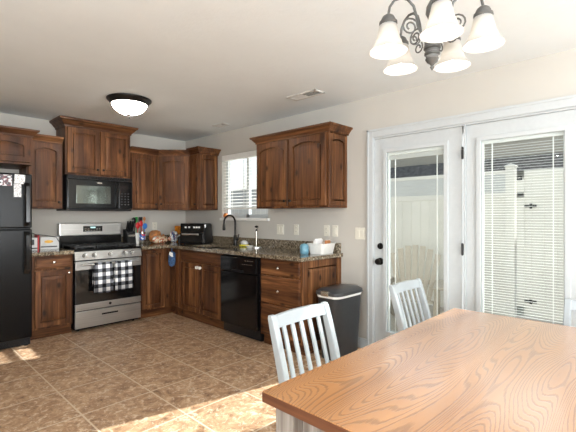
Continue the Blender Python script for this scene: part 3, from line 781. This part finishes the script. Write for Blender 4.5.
# knife block
t = thing('knife_block', 'black knife block beside the range holding black handled knives', 'knife block', (-0.940, -0.150, Z))
MB().prism([(-0.075, 0.0), (0.075, 0.0), (0.075, 0.20), (-0.045, 0.165)], -0.055, 0.055, 'x').build('block', 'black_plastic', t)
MB().prism([(-0.0665, 0.105), (-0.058, 0.105), (-0.053, 0.125), (-0.0615, 0.125)], -0.045, 0.045, 'x').build('steel_band', 'nickel', t)
for x, y, z, hh_ in ((-0.035, -0.01, 0.165, 0.12), (-0.010, -0.005, 0.17, 0.115), (0.018, 0.0, 0.172, 0.13), (0.04, 0.01, 0.178, 0.11), (-0.022, 0.04, 0.185, 0.12), (0.012, 0.045, 0.187, 0.12)):
    k_ = MB().bar((x, y, z), (x, y-0.35*hh_, z+hh_), 0.016, 0.022).build('knife_handle', 'black_plastic', t, bev=0.003)
# bottle, crock and utensils
t = thing('utensil_crock', 'slim white crock beside the knife block holding red and green tools', 'crock', (-0.855, -0.170, Z))
m = MB(); m.lathe([(0.034, 0), (0.036, 0.006), (0.038, 0.150), (0.034, 0.150), (0.032, 0.010), (0.001, 0.009)], (0, 0, 0), 22, cap=False); m.build('body', 'white_plastic', t, smooth=True)
t = thing('utensil_crock', 'printed blue and red crock nearest the bread', 'crock', (-0.770, -0.160, Z))
m = MB(); m.lathe([(0.038, 0), (0.041, 0.006), (0.043, 0.160), (0.039, 0.160), (0.037, 0.010), (0.001, 0.009)], (0, 0, 0), 24, cap=False); m.build('body', 'nickel', t, smooth=True)
m = MB(); m.lathe([(0.0425, 0.05), (0.0432, 0.13)], (0, 0, 0), 24, cap=False); m.build('printed_band', 'cup_print', t, smooth=True)
def utensil(name, label, dx, dy, lean, h1, head, mat, hx=0.03, hz=0.045):
    t = thing(name, label, 'utensil', (dx, -0.165+dy, Z+0.0115))
    top = Vector((lean[0], lean[1], h1))
    MB().tube([(0, 0, 0), tuple(top*0.5), tuple(top)], 0.0055, 8).build('handle', mat, t, smooth=True)
    d = top.normalized(); c_ = top+d*hz*0.8
    if head == 'spoon': MB().sphere(tuple(c_), hx, 0.008, hz).build('head', mat, t, smooth=True)
    else:
        MB().bar(tuple(top), tuple(top+d*hz*2), hx*1.5, 0.006, up=(0, 1, 0.0), q_sx=hx*2).build('head', mat, t, bev=0.002)
utensil('ladle', 'black ladle standing in the white crock', -0.868, 0.008, (-0.012, 0.004, 0.27), 0.27, 'spoon', 'black_plastic', 0.032, 0.042)
utensil('spatula', 'green spatula at the back of the white crock', -0.850, 0.010, (0.006, 0.014, 0.28), 0.29, 'spatula', 'green_plastic', 0.018, 0.03)
utensil('serving_spoon', 'red serving spoon in the white crock', -0.852, -0.018, (0.004, -0.006, 0.19), 0.20, 'spoon', 'red_plastic', 0.030, 0.045)
utensil('serving_spoon', 'red serving spoon in the printed crock', -0.782, -0.010, (-0.012, -0.006, 0.22), 0.23, 'spoon', 'red_plastic', 0.024, 0.042)
utensil('serving_spoon', 'blue spoon leaning right in the printed crock', -0.758, -0.010, (0.012, -0.010, 0.20), 0.195, 'spoon', 'blue_plastic', 0.034, 0.040)
utensil('spatula', 'black turner in the printed crock', -0.775, 0.018, (-0.004, 0.010, 0.27), 0.28, 'spatula', 'black_plastic', 0.026, 0.035)
utensil('wooden_spoon', 'pale wooden spoon leaning right in the printed crock', -0.755, 0.015, (0.022, 0.006, 0.29), 0.30, 'spoon', 'tan_wood', 0.020, 0.03)

# left counter: white cartons
t = thing('carton', 'white carton with red edge and grey window against the fridge side', 'box', (-2.085, -0.215, Z))
MB().box(-0.06, 0.06, -0.06, 0.06, 0, 0.135, 0.003).build('box', 'paper_white', t)
MB().box(0.043, 0.0615, -0.062, 0.062, 0.0, 0.165, 0.002).build('red_edge', 'red_plastic', t); MB().box(-0.045, 0.012, -0.0615, -0.058, 0.055, 0.115).build('grey_window', 'bin_grey', t)
MB().box(-0.06, 0.042, -0.0612, -0.058, 0.012, 0.024).build('black_stripe', 'black_plastic', t)
t = thing('carton', 'white carton with gold oval beside the range', 'box', (-1.915, -0.205, Z))
MB().box(-0.095, 0.095, -0.055, 0.055, 0, 0.140, 0.003).build('box', 'paper_white', t)
m = MB(); m.lathe([(1.0, 0), (1.0, -0.002)], (0, 0, 0), 24, 'y')
for v in m.bm.verts: v.co = Vector((v.co.x*0.045-0.01, v.co.y-0.0545, v.co.z*0.016+0.085))
m.build('gold_oval', 'gold_foil', t); MB().box(-0.09, 0.075, -0.0565, -0.054, 0.022, 0.034).build('black_stripe', 'black_plastic', t)
o = MB().tube([(-2.17, -0.30, 1.19), (-2.14, -0.29, 1.12), (-2.06, -0.30, 1.085), (-1.98, -0.29, 1.075), (-1.86, -0.29, 1.05), (-1.82, -0.29, 0.98), (-1.81, -0.25, 0.919)], 0.004, 8).build('power_cord', 'black_plastic', None, smooth=True)
tag(o, 'thin black cord looping over the white cartons', 'cord')

# oven mitt hanging at the inner corner
t = thing('oven_mitt', 'blue denim oven mitt hanging at the inside corner of the base cabinets', 'oven mitt', (-0.648, -0.735, 0.848), R(28))
m = MB(); sil = [(-0.050, -0.085), (-0.042, -0.022), (0.0, -0.010), (0.034, -0.022), (0.046, -0.085), (0.050, -0.15), (0.036, -0.195), (0.0, -0.208), (-0.034, -0.19), (-0.052, -0.14)]
loops = []
for x, k_ in ((-0.026, 0.70), (-0.020, 0.96), (-0.008, 1.0), (-0.001, 0.94)): loops.append([(x, a_*k_, -0.10+(b_+0.10)*k_) for a_, b_ in sil])
m.rings(loops).build('mitt_body', 'denim_blue', t, smooth=True)
m = MB(); m.rings([[(x, a_*1.0, b_) for a_, b_ in ((-0.022, -0.030), (0.022, -0.016), (0.030, -0.05), (0.0, -0.075), (-0.03, -0.08))] for x in (-0.030, -0.018)]).build('white_patch', 'paper_white', t)
MB().tube([(-0.012, 0, -0.02), (-0.012, 0.006, 0.02), (-0.010, 0.0, 0.028), (-0.012, -0.006, 0.02), (-0.012, 0, -0.02)], 0.003, 8).build('loop', 'denim_blue', t)

# sponge pair, paper-towel stand
t = thing('dish_sponge', 'yellow sponge by the faucet lying on the granite', 'sponge', (-0.13, -1.545, Z), R(20))
MB().box(-0.035, 0.035, -0.05, 0.05, 0, 0.022, 0.006).build('foam', 'yellow_foam', t)
t = thing('dish_cloth', 'crumpled white cloth behind the yellow sponge', 'cloth', (-0.068, -1.470, Z))
m = MB(); m.sphere((0, 0, 0.034), 0.035, 0.06, 0.034)
for v in m.bm.verts: v.co += Vector((0, 0, 1))*0.0 + Vector((math.sin(v.co.z*160+v.co.y*90), math.cos(v.co.x*140), 0))*0.005
m.build('folds', 'paper_white', t, smooth=True)
t = thing('paper_towel_stand', 'slim metal paper towel stand with no roll on the counter', 'stand', (-0.125, -1.765, Z))
MB().lathe([(0.075, 0), (0.075, 0.008), (0.06, 0.014), (0.012, 0.016), (0.001, 0.016)], (0, 0, 0), 28).build('base', 'chrome', t, smooth=True)
MB().lathe([(0.006, 0.014), (0.006, 0.235)], (0, 0, 0), 12).build('pole', 'nickel', t, smooth=True)
MB().lathe([(0.010, 0.195), (0.012, 0.20), (0.012, 0.215), (0.008, 0.22)], (0, 0, 0), 14).build('collar', 'dark_bronze', t, smooth=True)
MB().lathe([(0.006, 0.232), (0.022, 0.240), (0.024, 0.252), (0.008, 0.262), (0.001, 0.263)], (0, 0, 0), 16).build('top_knob', 'dark_bronze', t, smooth=True)
t = thing('soap_dish', 'white scalloped dish sitting at the foot of the metal stand', 'dish', (-0.235, -1.765, Z))
m = MB(); m.lathe([(0.028, 0), (0.045, 0.022), (0.049, 0.024), (0.032, 0.006), (0.001, 0.005)], (0, 0, 0), 24, cap=False); m.build('bowl', 'white_plastic', t, smooth=True)

# basket with papers, blue jar
t = thing('storage_basket', 'white plastic storage basket at the end of the counter', 'basket', (-0.175, -2.805, Z), R(8))
def rr(hx, hy, r_, z, seg=5):
    l = []
    for cx, cy, a0 in ((hx-r_, hy-r_, 0), (-hx+r_, hy-r_, 90), (-hx+r_, -hy+r_, 180), (hx-r_, -hy+r_, 270)):
        for i in range(seg+1): a_ = R(a0+90*i/seg); l.append((cx+r_*math.cos(a_), cy+r_*math.sin(a_), z))
    return l
m = MB(); m.rings([rr(0.115, 0.078, 0.03, 0.0), rr(0.135, 0.094, 0.03, 0.095), rr(0.140, 0.099, 0.03, 0.097), rr(0.140, 0.099, 0.03, 0.103), rr(0.131, 0.090, 0.027, 0.102), rr(0.111, 0.074, 0.026, 0.006)])
m.build('tub', 'white_plastic', t, smooth=True)
t = thing('notebook', 'brown paper covered notebook leaning in the white basket', 'notebook', (-0.112, -2.830, Z+0.045), R(10))
MB().box(-0.045, 0.045, -0.012, 0.008, 0.0, 0.085, 0.003).build('cover', 'tan_wood', t); MB().box(-0.042, 0.042, -0.009, 0.005, 0.002, 0.087).build('pages', 'paper_white', t)
t = thing('paper_stack', 'folded white papers sticking out of the basket', 'papers', (-0.185, -2.79, Z+0.012), R(12))
for i, (dy, hh_) in enumerate(((0.0, 0.125), (0.012, 0.135), (0.024, 0.118))): MB().box(-0.085, 0.06, dy-0.004, dy+0.004, 0.0, hh_, 0.001).build('sheet', 'paper_white', t)
t = thing('storage_jar', 'light blue lidded jar just left of the white basket', 'jar', (-0.374, -2.748, Z))
MB().lathe([(0.036, 0), (0.043, 0.01), (0.044, 0.05), (0.040, 0.060)], (0, 0, 0), 22).build('body', 'teal_ceramic', t, smooth=True)
MB().lathe([(0.044, 0.060), (0.046, 0.066), (0.042, 0.085), (0.028, 0.100), (0.001, 0.106)], (0, 0, 0), 22).build('lid', 'teal_ceramic', t, smooth=True)
t = thing('ornament_pot', 'small orange pot on the left end of the window sill', 'ornament', (-0.005, -1.01, WZ0))
MB().lathe([(0.018, 0), (0.032, 0.02), (0.034, 0.04), (0.022, 0.055), (0.026, 0.062)], (0, 0, 0), 16).build('pot', 'sill_orange', t, smooth=True)

# ------------------------------------------------------------------ wall plates
def plate(name, label, loc, rz, wd, kind_, cat):
    t = thing(name, label, cat, loc, rz)
    MB().box(-wd/2, wd/2, -0.006, 0, -0.058, 0.058, 0.003).build('cover_plate', 'outlet_ivory', t)
    if kind_ == 'outlet':
        for z in (-0.02, 0.02):
            MB().lathe([(0.016, 0), (0.016, -0.0025), (0.001, -0.003)], (0, -0.006, z), 16, 'y').build('receptacle', 'outlet_ivory', t)
            m = MB(); m.box(-0.007, -0.005, -0.0095, -0.006, z-0.004, z+0.006); m.box(0.005, 0.007, -0.0095, -0.006, z-0.004, z+0.006); m.build('slots', 'dark_gap', t)
    else:
        k_ = int(round(wd/0.05))
        for i in range(k_):
            x = (i-(k_-1)/2)*0.046; MB().box(x-0.016, x+0.016, -0.010, -0.005, -0.033, 0.033, 0.002).build('rocker', 'outlet_ivory', t)
    return t
plate('wall_outlet', 'ivory outlet on the back wall above the bread', (-0.505, 0, 1.144), 0, 0.072, 'outlet', 'outlet')
plate('wall_switch', 'ivory double switch plate next to the window sill', (0, -2.048, 1.132), ROT_R, 0.115, 'switch', 'switch')
plate('wall_outlet', 'ivory outlet under the middle of the right wall cabinet', (0, -2.302, 1.135), ROT_R, 0.072, 'outlet', 'outlet')
plate('wall_outlet', 'ivory outlet left of the switch above the white basket', (0, -2.735, 1.135), ROT_R, 0.072, 'outlet', 'outlet')
plate('wall_switch', 'ivory single switch above the white basket', (0, -2.845, 1.135), ROT_R, 0.072, 'switch', 'switch')
plate('wall_switch', 'ivory double switch plate by the patio door casing', (0, -3.150, 1.118), ROT_R, 0.115, 'switch', 'switch')

# ------------------------------------------------------------------ waste bin
t = thing('waste_bin', 'tall dark grey kitchen bin with lid between cabinets and patio door', 'bin', (-0.305, -3.125, 0))
def ro(hx, hy, z, p=5.0, k_=40):
    return [(hx*math.copysign(abs(math.cos(a_))**(2/p), math.cos(a_)), hy*math.copysign(abs(math.sin(a_))**(2/p), math.sin(a_)), z) for a_ in [2*PI*i/k_ for i in range(k_)]]
m = MB(); m.rings([ro(0.175, 0.098, 0.0), ro(0.180, 0.102, 0.01), ro(0.210, 0.128, 0.565), ro(0.212, 0.130, 0.58)]); m.build('body', 'bin_grey', t, smooth=True)
MB().rings([ro(0.2135, 0.1315, 0.558), ro(0.2150, 0.1330, 0.566), ro(0.2150, 0.1330, 0.580), ro(0.213, 0.131, 0.582)]).build('bag_rim', 'paper_white', t, smooth=True, label='white bag edge under the lid')
ld = MB().rings([ro(0.222, 0.140, 0.580), ro(0.226, 0.144, 0.586), ro(0.224, 0.142, 0.608), ro(0.190, 0.112, 0.630), ro(0.10, 0.05, 0.636), ro(0.01, 0.01, 0.637)]).build('lid', 'lid_grey', t, smooth=True)
MB().box(-0.236, -0.165, -0.045, 0.045, 0.576, 0.620, 0.012).build('lid_latch', 'nickel', ld)

# ------------------------------------------------------------------ dining chairs
def make_chair():
    t = thing('dining_chair', 'white slat back chair', 'chair')
    c_ = 'chair_white'; hw_ = 0.205
    def by(z): return 0.170+0.105*((z-0.44)/0.40)**1.15 if z > 0.44 else 0.170+0.06*((0.44-z)/0.44)
    for s in (-1, 1):
        m = MB(); x = s*(hw_-0.016)
        loops = []
        for z, dp in ((0, 0.030), (0.20, 0.036), (0.44, 0.044), (0.60, 0.044), (0.75, 0.040), (0.815, 0.034), (0.832, 0.022)):
            xx = x + s*0.004*(z > 0.44)
            loops.append([(xx-0.017, by(z)-dp/2, z), (xx+0.017, by(z)-dp/2, z), (xx+0.017, by(z)+dp/2, z), (xx-0.017, by(z)+dp/2, z)])
        m.rings(loops).build('back_post', c_, t, bev=0.005)
        MB().bar((s*(hw_-0.02), -0.185, 0), (s*(hw_-0.02), -0.180, 0.425), 0.030, 0.030, q_sx=0.038, q_sy=0.038).build('leg', c_, t, bev=0.003)
        MB().bar((s*(hw_-0.02), -0.165, 0.18), (s*(hw_-0.02), by(0.18), 0.18), 0.018, 0.028).build('stretcher', c_, t)
    def rail(z0, z1, name, bow=0.0):
        m = MB(); loops = []
        for i in range(9):
            u = -1+2*i/8; x = u*(hw_-0.018); dz = 0.006*(1-u*u) if name == 'top_rail' else 0; bw = bow*(1-u*u)
            loops.append([(x, by(z0)-0.011+bw, z0), (x, by(z0)+0.011+bw, z0), (x, by(z1)+0.011+bw, z1+dz), (x, by(z1)-0.011+bw, z1+dz)])
        m.rings(loops).build(name, c_, t, bev=0.004)
    rail(0.772, 0.826, 'top_rail', 0.012); rail(0.50, 0.535, 'lower_rail', 0.008)
    for i in range(5):
        x = (i-2)*0.0635; u = x/(hw_-0.018); b0, b1 = 0.008*(1-u*u), 0.012*(1-u*u)
        m = MB(); loops = []
        for z, b in ((0.53, b0), (0.65, (b0+b1)/2), (0.780, b1)): loops.append([(x-0.0115, by(z)-0.006+b, z), (x+0.0115, by(z)-0.006+b, z), (x+0.0115, by(z)+0.006+b, z), (x-0.0115, by(z)+0.006+b, z)])
        m.rings(loops).build('back_slat', c_, t, bev=0.002)
    MB().rings([rr(hw_-0.004, 0.205, 0.03, 0.425), rr(hw_, 0.21, 0.03, 0.430), rr(hw_, 0.21, 0.03, 0.446), rr(hw_-0.006, 0.204, 0.03, 0.452)]).build('seat', c_, t)
    MB().box(-hw_+0.03, hw_-0.03, -0.19, -0.172, 0.375, 0.425).build('apron', c_, t)
    return t
ch = make_chair(); ch.location = (-1.835, -4.275, 0); ch['label'] = 'white slat back chair at the kitchen side of the table, in front of the bin'
c2 = copy_tree(ch); c2.location = (-0.735, -4.275, 0); c2['label'] = 'white slat back chair near the table corner, in front of the patio door knob side'
c3 = copy_tree(ch); c3.location = (-0.90, -5.120, 0); c3.rotation_euler = (0, 0, -PI/2); c3['label'] = 'white slat back chair at the far right end of the table, mostly out of view'
for c_ in (ch, c2, c3): c_['group'] = 'white dining chairs around the table'

# ------------------------------------------------------------------ dining table
TX0, TX1, TY0, TY1 = -2.488, -0.985, -5.58, -4.435
t = thing('dining_table', 'large oak topped dining table with grey washed legs in the foreground', 'table', ((TX0+TX1)/2, (TY0+TY1)/2, 0))
hx, hy = (TX1-TX0)/2, (TY1-TY0)/2
tp = MB().box(-hx+0.002, hx-0.002, -hy+0.002, hy-0.002, 0.756, 0.760).build('tabletop', 'oak_top', t)
m = MB(); m.box(-hx, hx, -hy, hy, 0.727, 0.7575, 0.003); m.build('edge_band', 'oak_edge', tp)
for sx in (-1, 1):
    for sy in (-1, 1):
        m = MB(); cx, cy = sx*(hx-0.075), sy*(hy-0.055)
        m.rings([[(cx+i*a_, cy+j*a_, z) for i, j in ((-1, -1), (1, -1), (1, 1), (-1, 1))] for z, a_ in ((0, 0.030), (0.55, 0.036), (0.727, 0.036))])
        m.build('leg', 'washed_grey_wood', t, bev=0.004)
a_ = 0.085
for bx in ((-hx+a_, -hx+a_+0.02, -hy+0.09, hy-0.09), (hx-a_-0.02, hx-a_, -hy+0.09, hy-0.09), (-hx+0.11, hx-0.11, -hy+0.05, -hy+0.07), (-hx+0.11, hx-0.11, hy-0.07, hy-0.05)):
    MB().box(*bx, 0.62, 0.727).build('apron', 'washed_grey_wood', t)

# ------------------------------------------------------------------ chandelier
CC = (-1.769, -4.649); RR = 0.182; ZR = 1.930; PH = -11.98276+PI
t = thing('chandelier', 'five arm bronze chandelier with white glass bell shades over the table', 'chandelier', (CC[0], CC[1], 0))
MB().lathe([(0.06, H), (0.06, H-0.008), (0.045, H-0.022), (0.012, H-0.030), (0.006, H-0.04)], (0, 0, 0), 24).build('ceiling_canopy', 'bronze', t, smooth=True)
m = MB(); z = H-0.035; i = 0
while z > 2.145:
    pts = []
    for j in range(12):
        a_ = 2*PI*j/12; lx, lz = 0.010*math.cos(a_), 0.019*math.sin(a_)
        pts.append((lx, 0, z-0.019+lz) if i % 2 == 0 else (0, lx, z-0.019+lz))
    m.tube(pts, 0.0026, 6, closed=True); z -= 0.029; i += 1
m.build('chain', 'bronze', t, smooth=True)
MB().lathe([(0.005, 2.150), (0.010, 2.143), (0.022, 2.12), (0.025, 2.095), (0.014, 2.07), (0.012, 2.05), (0.020, 2.03), (0.020, 2.00), (0.030, 1.985), (0.030, 1.965), (0.033, 1.962), (0.033, 1.953), (0.026, 1.950), (0.026, 1.94), (0.030, 1.937), (0.030, 1.930), (0.024, 1.927), (0.024, 1.915), (0.027, 1.912), (0.020, 1.900), (0.010, 1.893), (0.005, 1.886), (0.009, 1.880), (0.002, 1.868)], (0, 0, 0), 20).build('column', 'bronze', t, smooth=True)
for k_ in range(5):
    an = PH+k_*2*PI/5; cx, cy = math.cos(an), math.sin(an); sx, sy = RR*cx, RR*cy
    def at(r_, z): return (r_*cx, r_*cy, z)
    pr = [(0.018, 2.005), (0.045, 2.012), (0.060, 2.04), (0.066, 2.08), (0.078, 2.118), (0.103, 2.142), (0.130, 2.146), (0.157, 2.134), (0.176, 2.106), (RR, 2.075)]
    ar = MB().tube([at(*p) for p in pr], 0.0052, 8).build('arm', 'bronze', t, smooth=True)
    sc_ = []
    for i in range(22):
        a_ = i/21*3.3*PI; r_ = 0.036*(1-0.72*i/21); sc_.append((0.092+r_*math.cos(PI*0.92-a_), 2.035+r_*math.sin(PI*0.92-a_)))
    MB().tube([at(*p) for p in sc_], 0.0034, 6).build('scroll', 'bronze', ar, smooth=True)
    sc_ = []
    for i in range(16):
        a_ = i/15*2.4*PI; r_ = 0.024*(1-0.65*i/15); sc_.append((0.074+r_*math.cos(PI*0.75+a_), 1.985+r_*math.sin(PI*0.75+a_)))
    MB().tube([at(*p) for p in sc_], 0.0030, 6).build('scroll', 'bronze', ar, smooth=True)
    MB().lathe([(0.006, ZR+0.148), (0.012, ZR+0.145), (0.022, ZR+0.138), (0.027, ZR+0.128), (0.029, ZR+0.120), (0.034, ZR+0.118), (0.035, ZR+0.110), (0.033, ZR+0.108), (0.033, ZR+0.097)], (sx, sy, 0), 20).build('socket_cup', 'bronze', t, smooth=True)
    prof = [(0.033, 0.104), (0.037, 0.085), (0.042, 0.065), (0.0465, 0.046), (0.0505, 0.041), (0.0505, 0.037), (0.054, 0.028), (0.060, 0.016), (0.070, 0.006), (0.075, 0.0)]
    inner = [(r_-0.003, z) for r_, z in prof[::-1]]
    sh = MB().lathe([(r_, ZR+z) for r_, z in prof+inner], (sx, sy, 0), 28, cap=False).build('lamp_shade', 'lit_shade', t, smooth=True)
    MB().sphere((sx, sy, ZR+0.055), 0.022, 0.022, 0.03, 12, 8).build('bulb', 'bulb', sh, smooth=True)
    lt = light('lamp_light', 'POINT', (sx, sy, ZR+0.018), 1.0, (1.0, 0.96, 0.90), shadow_soft_size=0.018); lt.parent = t

# flush ceiling light
t = thing('ceiling_light', 'flush dome ceiling light with bronze rim in the kitchen', 'ceiling light', (-1.575, -1.535, H))
MB().lathe([(0.195, -0.0005), (0.207, -0.006), (0.205, -0.018), (0.196, -0.026), (0.178, -0.046), (0.172, -0.056), (0.162, -0.057), (0.160, -0.040)], (0, 0, 0), 40).build('rim', 'dark_bronze', t, smooth=True)
MB().lathe([(0.161, -0.050), (0.156, -0.068), (0.136, -0.100), (0.102, -0.127), (0.060, -0.143), (0.001, -0.149)], (0, 0, 0), 40).build('glass_dome', 'lit_dome', t, smooth=True)
MB().lathe([(0.010, -0.145), (0.022, -0.152), (0.022, -0.160), (0.010, -0.168), (0.013, -0.178), (0.001, -0.192)], (0, 0, 0), 14).build('finial', 'black_iron', t, smooth=True)
lt = light('lamp_light', 'POINT', (0, 0, -0.095), 290, (1.0, 0.96, 0.90), shadow_soft_size=0.035); lt.parent = t

# ceiling registers
def register(label, x, y, wx, wy):
    t = thing('ceiling_vent', label, 'vent', (x, y, H))
    m = MB()
    for b_ in ((-wx/2, wx/2, -wy/2, -wy/2+0.025), (-wx/2, wx/2, wy/2-0.025, wy/2), (-wx/2, -wx/2+0.025, -wy/2, wy/2), (wx/2-0.025, wx/2, -wy/2, wy/2)): m.box(*b_, -0.010, -0.0005, 0.003)
    m.build('frame', 'aluminium_vent', t)
    m = MB(); k_ = 7
    for i in range(k_):
        xx = -wx/2+0.03+(wx-0.06)*i/(k_-1)
        sg = 1
        m.rings([[(xx-0.005, yy, -0.008), (xx+0.004, yy, -0.001), (xx+0.006, yy, -0.002), (xx-0.003, yy, -0.009)] for yy in (-wy/2+0.02, -0.004)])
        m.rings([[(xx+0.005, yy, -0.008), (xx-0.004, yy, -0.001), (xx-0.006, yy, -0.002), (xx+0.003, yy, -0.009)] for yy in (0.004, wy/2-0.02)])
    m.build('louvres', 'aluminium_vent', t)
    MB().box(-wx/2+0.015, wx/2-0.015, -wy/2+0.015, wy/2-0.015, -0.0012, -0.0004).build('duct_opening', 'dark_gap', t)
register('white ceiling vent near the right wall cabinet', -0.495, -2.865, 0.15, 0.36)
register('small white ceiling vent above the kitchen window', -0.30, -1.30, 0.12, 0.22)

# ------------------------------------------------------------------ outside the doors
MB().box(0.14, 14, -12, 4, -0.25, -0.10).build('patio', 'concrete', kind='structure')
FX = 2.60; g0 = -0.10
t = thing('fence', 'tall cream vinyl privacy fence with capped rails behind the patio', 'fence', (FX, 0, g0))
ftop = 1.89-g0; mid = 1.56-g0
for ya, yb in ((3.0, 0.7), (0.62, -1.55), (-1.63, -3.75), (-4.92, -7.2)):
    m = MB(); k_ = int(abs(ya-yb)/0.15)
    for i in range(k_):
        y1 = ya-(ya-yb)*i/k_; y0 = ya-(ya-yb)*(i+1)/k_
        m.box(0.016, 0.030, y0+0.003, y1-0.003, 0.06, mid-0.02)
    m.box(0.020, 0.026, yb, ya, 0.06, mid-0.02)
    m.build('board_panel', 'vinyl', t)
    m = MB()
    for i in range(5):
        z = mid+0.045+i*0.052; m.box(0.012, 0.030, yb, ya, z, z+0.050)
    m.build('top_panel', 'vinyl_pale', t)
    m = MB()
    for z0, z1 in ((0.02, 0.12), (mid-0.03, mid+0.045), (ftop-0.03, ftop+0.02)): m.box(0.0, 0.045, yb, ya, z0, z1, 0.004)
    m.build('rail', 'vinyl', t)
for y in (0.66, -1.59, -3.81, -4.86):
    m = MB(); m.box(-0.03, 0.08, y-0.055, y+0.055, 0, ftop+0.06, 0.005); m.rings([[(0.025+i*a_, y+j*a_, z) for i, j in ((-1, -1), (1, -1), (1, 1), (-1, 1))] for z, a_ in ((ftop+0.06, 0.068), (ftop+0.075, 0.068), (ftop+0.11, 0.004))])
    m.build('post', 'vinyl', t)
t = thing('gate', 'cream vinyl gate with black hinges in the fence', 'gate', (FX+0.001, -4.335, g0))
m = MB()
for i in range(6): m.box(0.016, 0.030, -0.43+i*0.143+0.003, -0.43+(i+1)*0.143-0.003, 0.10, ftop-0.06)
m.build('board_panel', 'vinyl', t)
m = MB(); 
for z0, z1 in ((0.08, 0.20), (mid-0.03, mid+0.045), (ftop-0.10, ftop)): m.box(0.0, 0.045, -0.45, 0.45, z0, z1, 0.004)
m.box(0.0, 0.045, 0.36, 0.45, 0.08, ftop, 0.004); m.box(0.0, 0.045, -0.45, -0.36, 0.08, ftop, 0.004)
m.build('frame', 'vinyl', t)
for z in (0.28, 1.52): 
    m = MB(); m.box(-0.012, 0.0, 0.22, 0.36, z-0.015, z+0.015, 0.003); m.box(-0.016, 0.004, 0.27, 0.30, z-0.035, z+0.035, 0.003); m.build('hinge', 'black_iron', t)
MB().box(-0.02, 0.0, 0.385, 0.447, 1.86, 1.92, 0.004).build('latch', 'black_iron', t)
# neighbour's house beyond the fence
t = thing('house', 'neighbouring stucco house with grey shingle roof beyond the fence', 'house', (9.0, -2.0, g0))
MB().box(0, 6, -9, 5, 0, 2.35).build('wall', 'stucco', t)
m = MB(); m.prism([(-0.5, 2.28), (-0.5, 2.42), (0.55, 3.12), (5.0, 3.12), (6.5, 2.42), (6.5, 2.28)], -9.5, 5.5, 'y'); m.build('roof', 'shingle', t)
MB().box(1.2, 5.0, -9, 5, 3.12, 5.4).build('upper_wall', 'stucco', t)
m = MB(); m.box(-0.54, -0.50, -9.5, 5.5, 2.26, 2.42); m.build('fascia', 'white_trim', t)

# adirondack chair on the patio
t = thing('adirondack_chair', 'cream slatted patio chair with fanned back outside the door', 'chair', (1.35, -3.02, g0), R(-70))
c_ = 'adirondack_resin'
def bk(s): return (0.0, 0.22+0.20*s, 0.30+0.70*s)
for i in range(7):
    u = (i-3)/3; x0 = u*0.18; x1 = u*0.29; s1 = 1.0-0.16*u*u
    p = bk(0.0); q = bk(s1)
    MB().bar((x0, p[1], p[2]), (x1, q[1], q[2]), 0.052, 0.018, up=(0, 1, 0), q_sx=0.075, q_sy=0.018).build('back_slat', c_, t, bev=0.004)
for i in range(6):
    y = 0.16-i*0.085; z = 0.30+0.085*(5-(5-i))/5*1.0
    MB().box(-0.27, 0.27, y-0.036, y+0.036, z-0.010, z+0.010, 0.004).build('seat_slat', c_, t)
for s in (-1, 1):
    m = MB(); m.prism([(-0.34, 0.0), (-0.27, 0.0), (-0.24, 0.28), (0.42, 0.02), (0.50, 0.0), (0.50, 0.06), (-0.26, 0.38), (-0.32, 0.36)], s*0.285-0.014, s*0.285+0.014, 'x'); m.build('leg', c_, t)
    MB().box(s*0.33-0.062, s*0.33+0.062, -0.36, 0.30, 0.545, 0.570, 0.008).build('armrest', c_, t)
    MB().box(s*0.30-0.02, s*0.30+0.02, -0.33, -0.24, 0.0, 0.545, 0.004).build('arm_post', c_, t)
    MB().box(s*0.30-0.02, s*0.30+0.02, 0.22, 0.29, 0.10, 0.545, 0.004).build('arm_post', c_, t)
MB().box(-0.30, 0.30, 0.285, 0.305, 0.50, 0.56, 0.003).build('back_brace', c_, t)
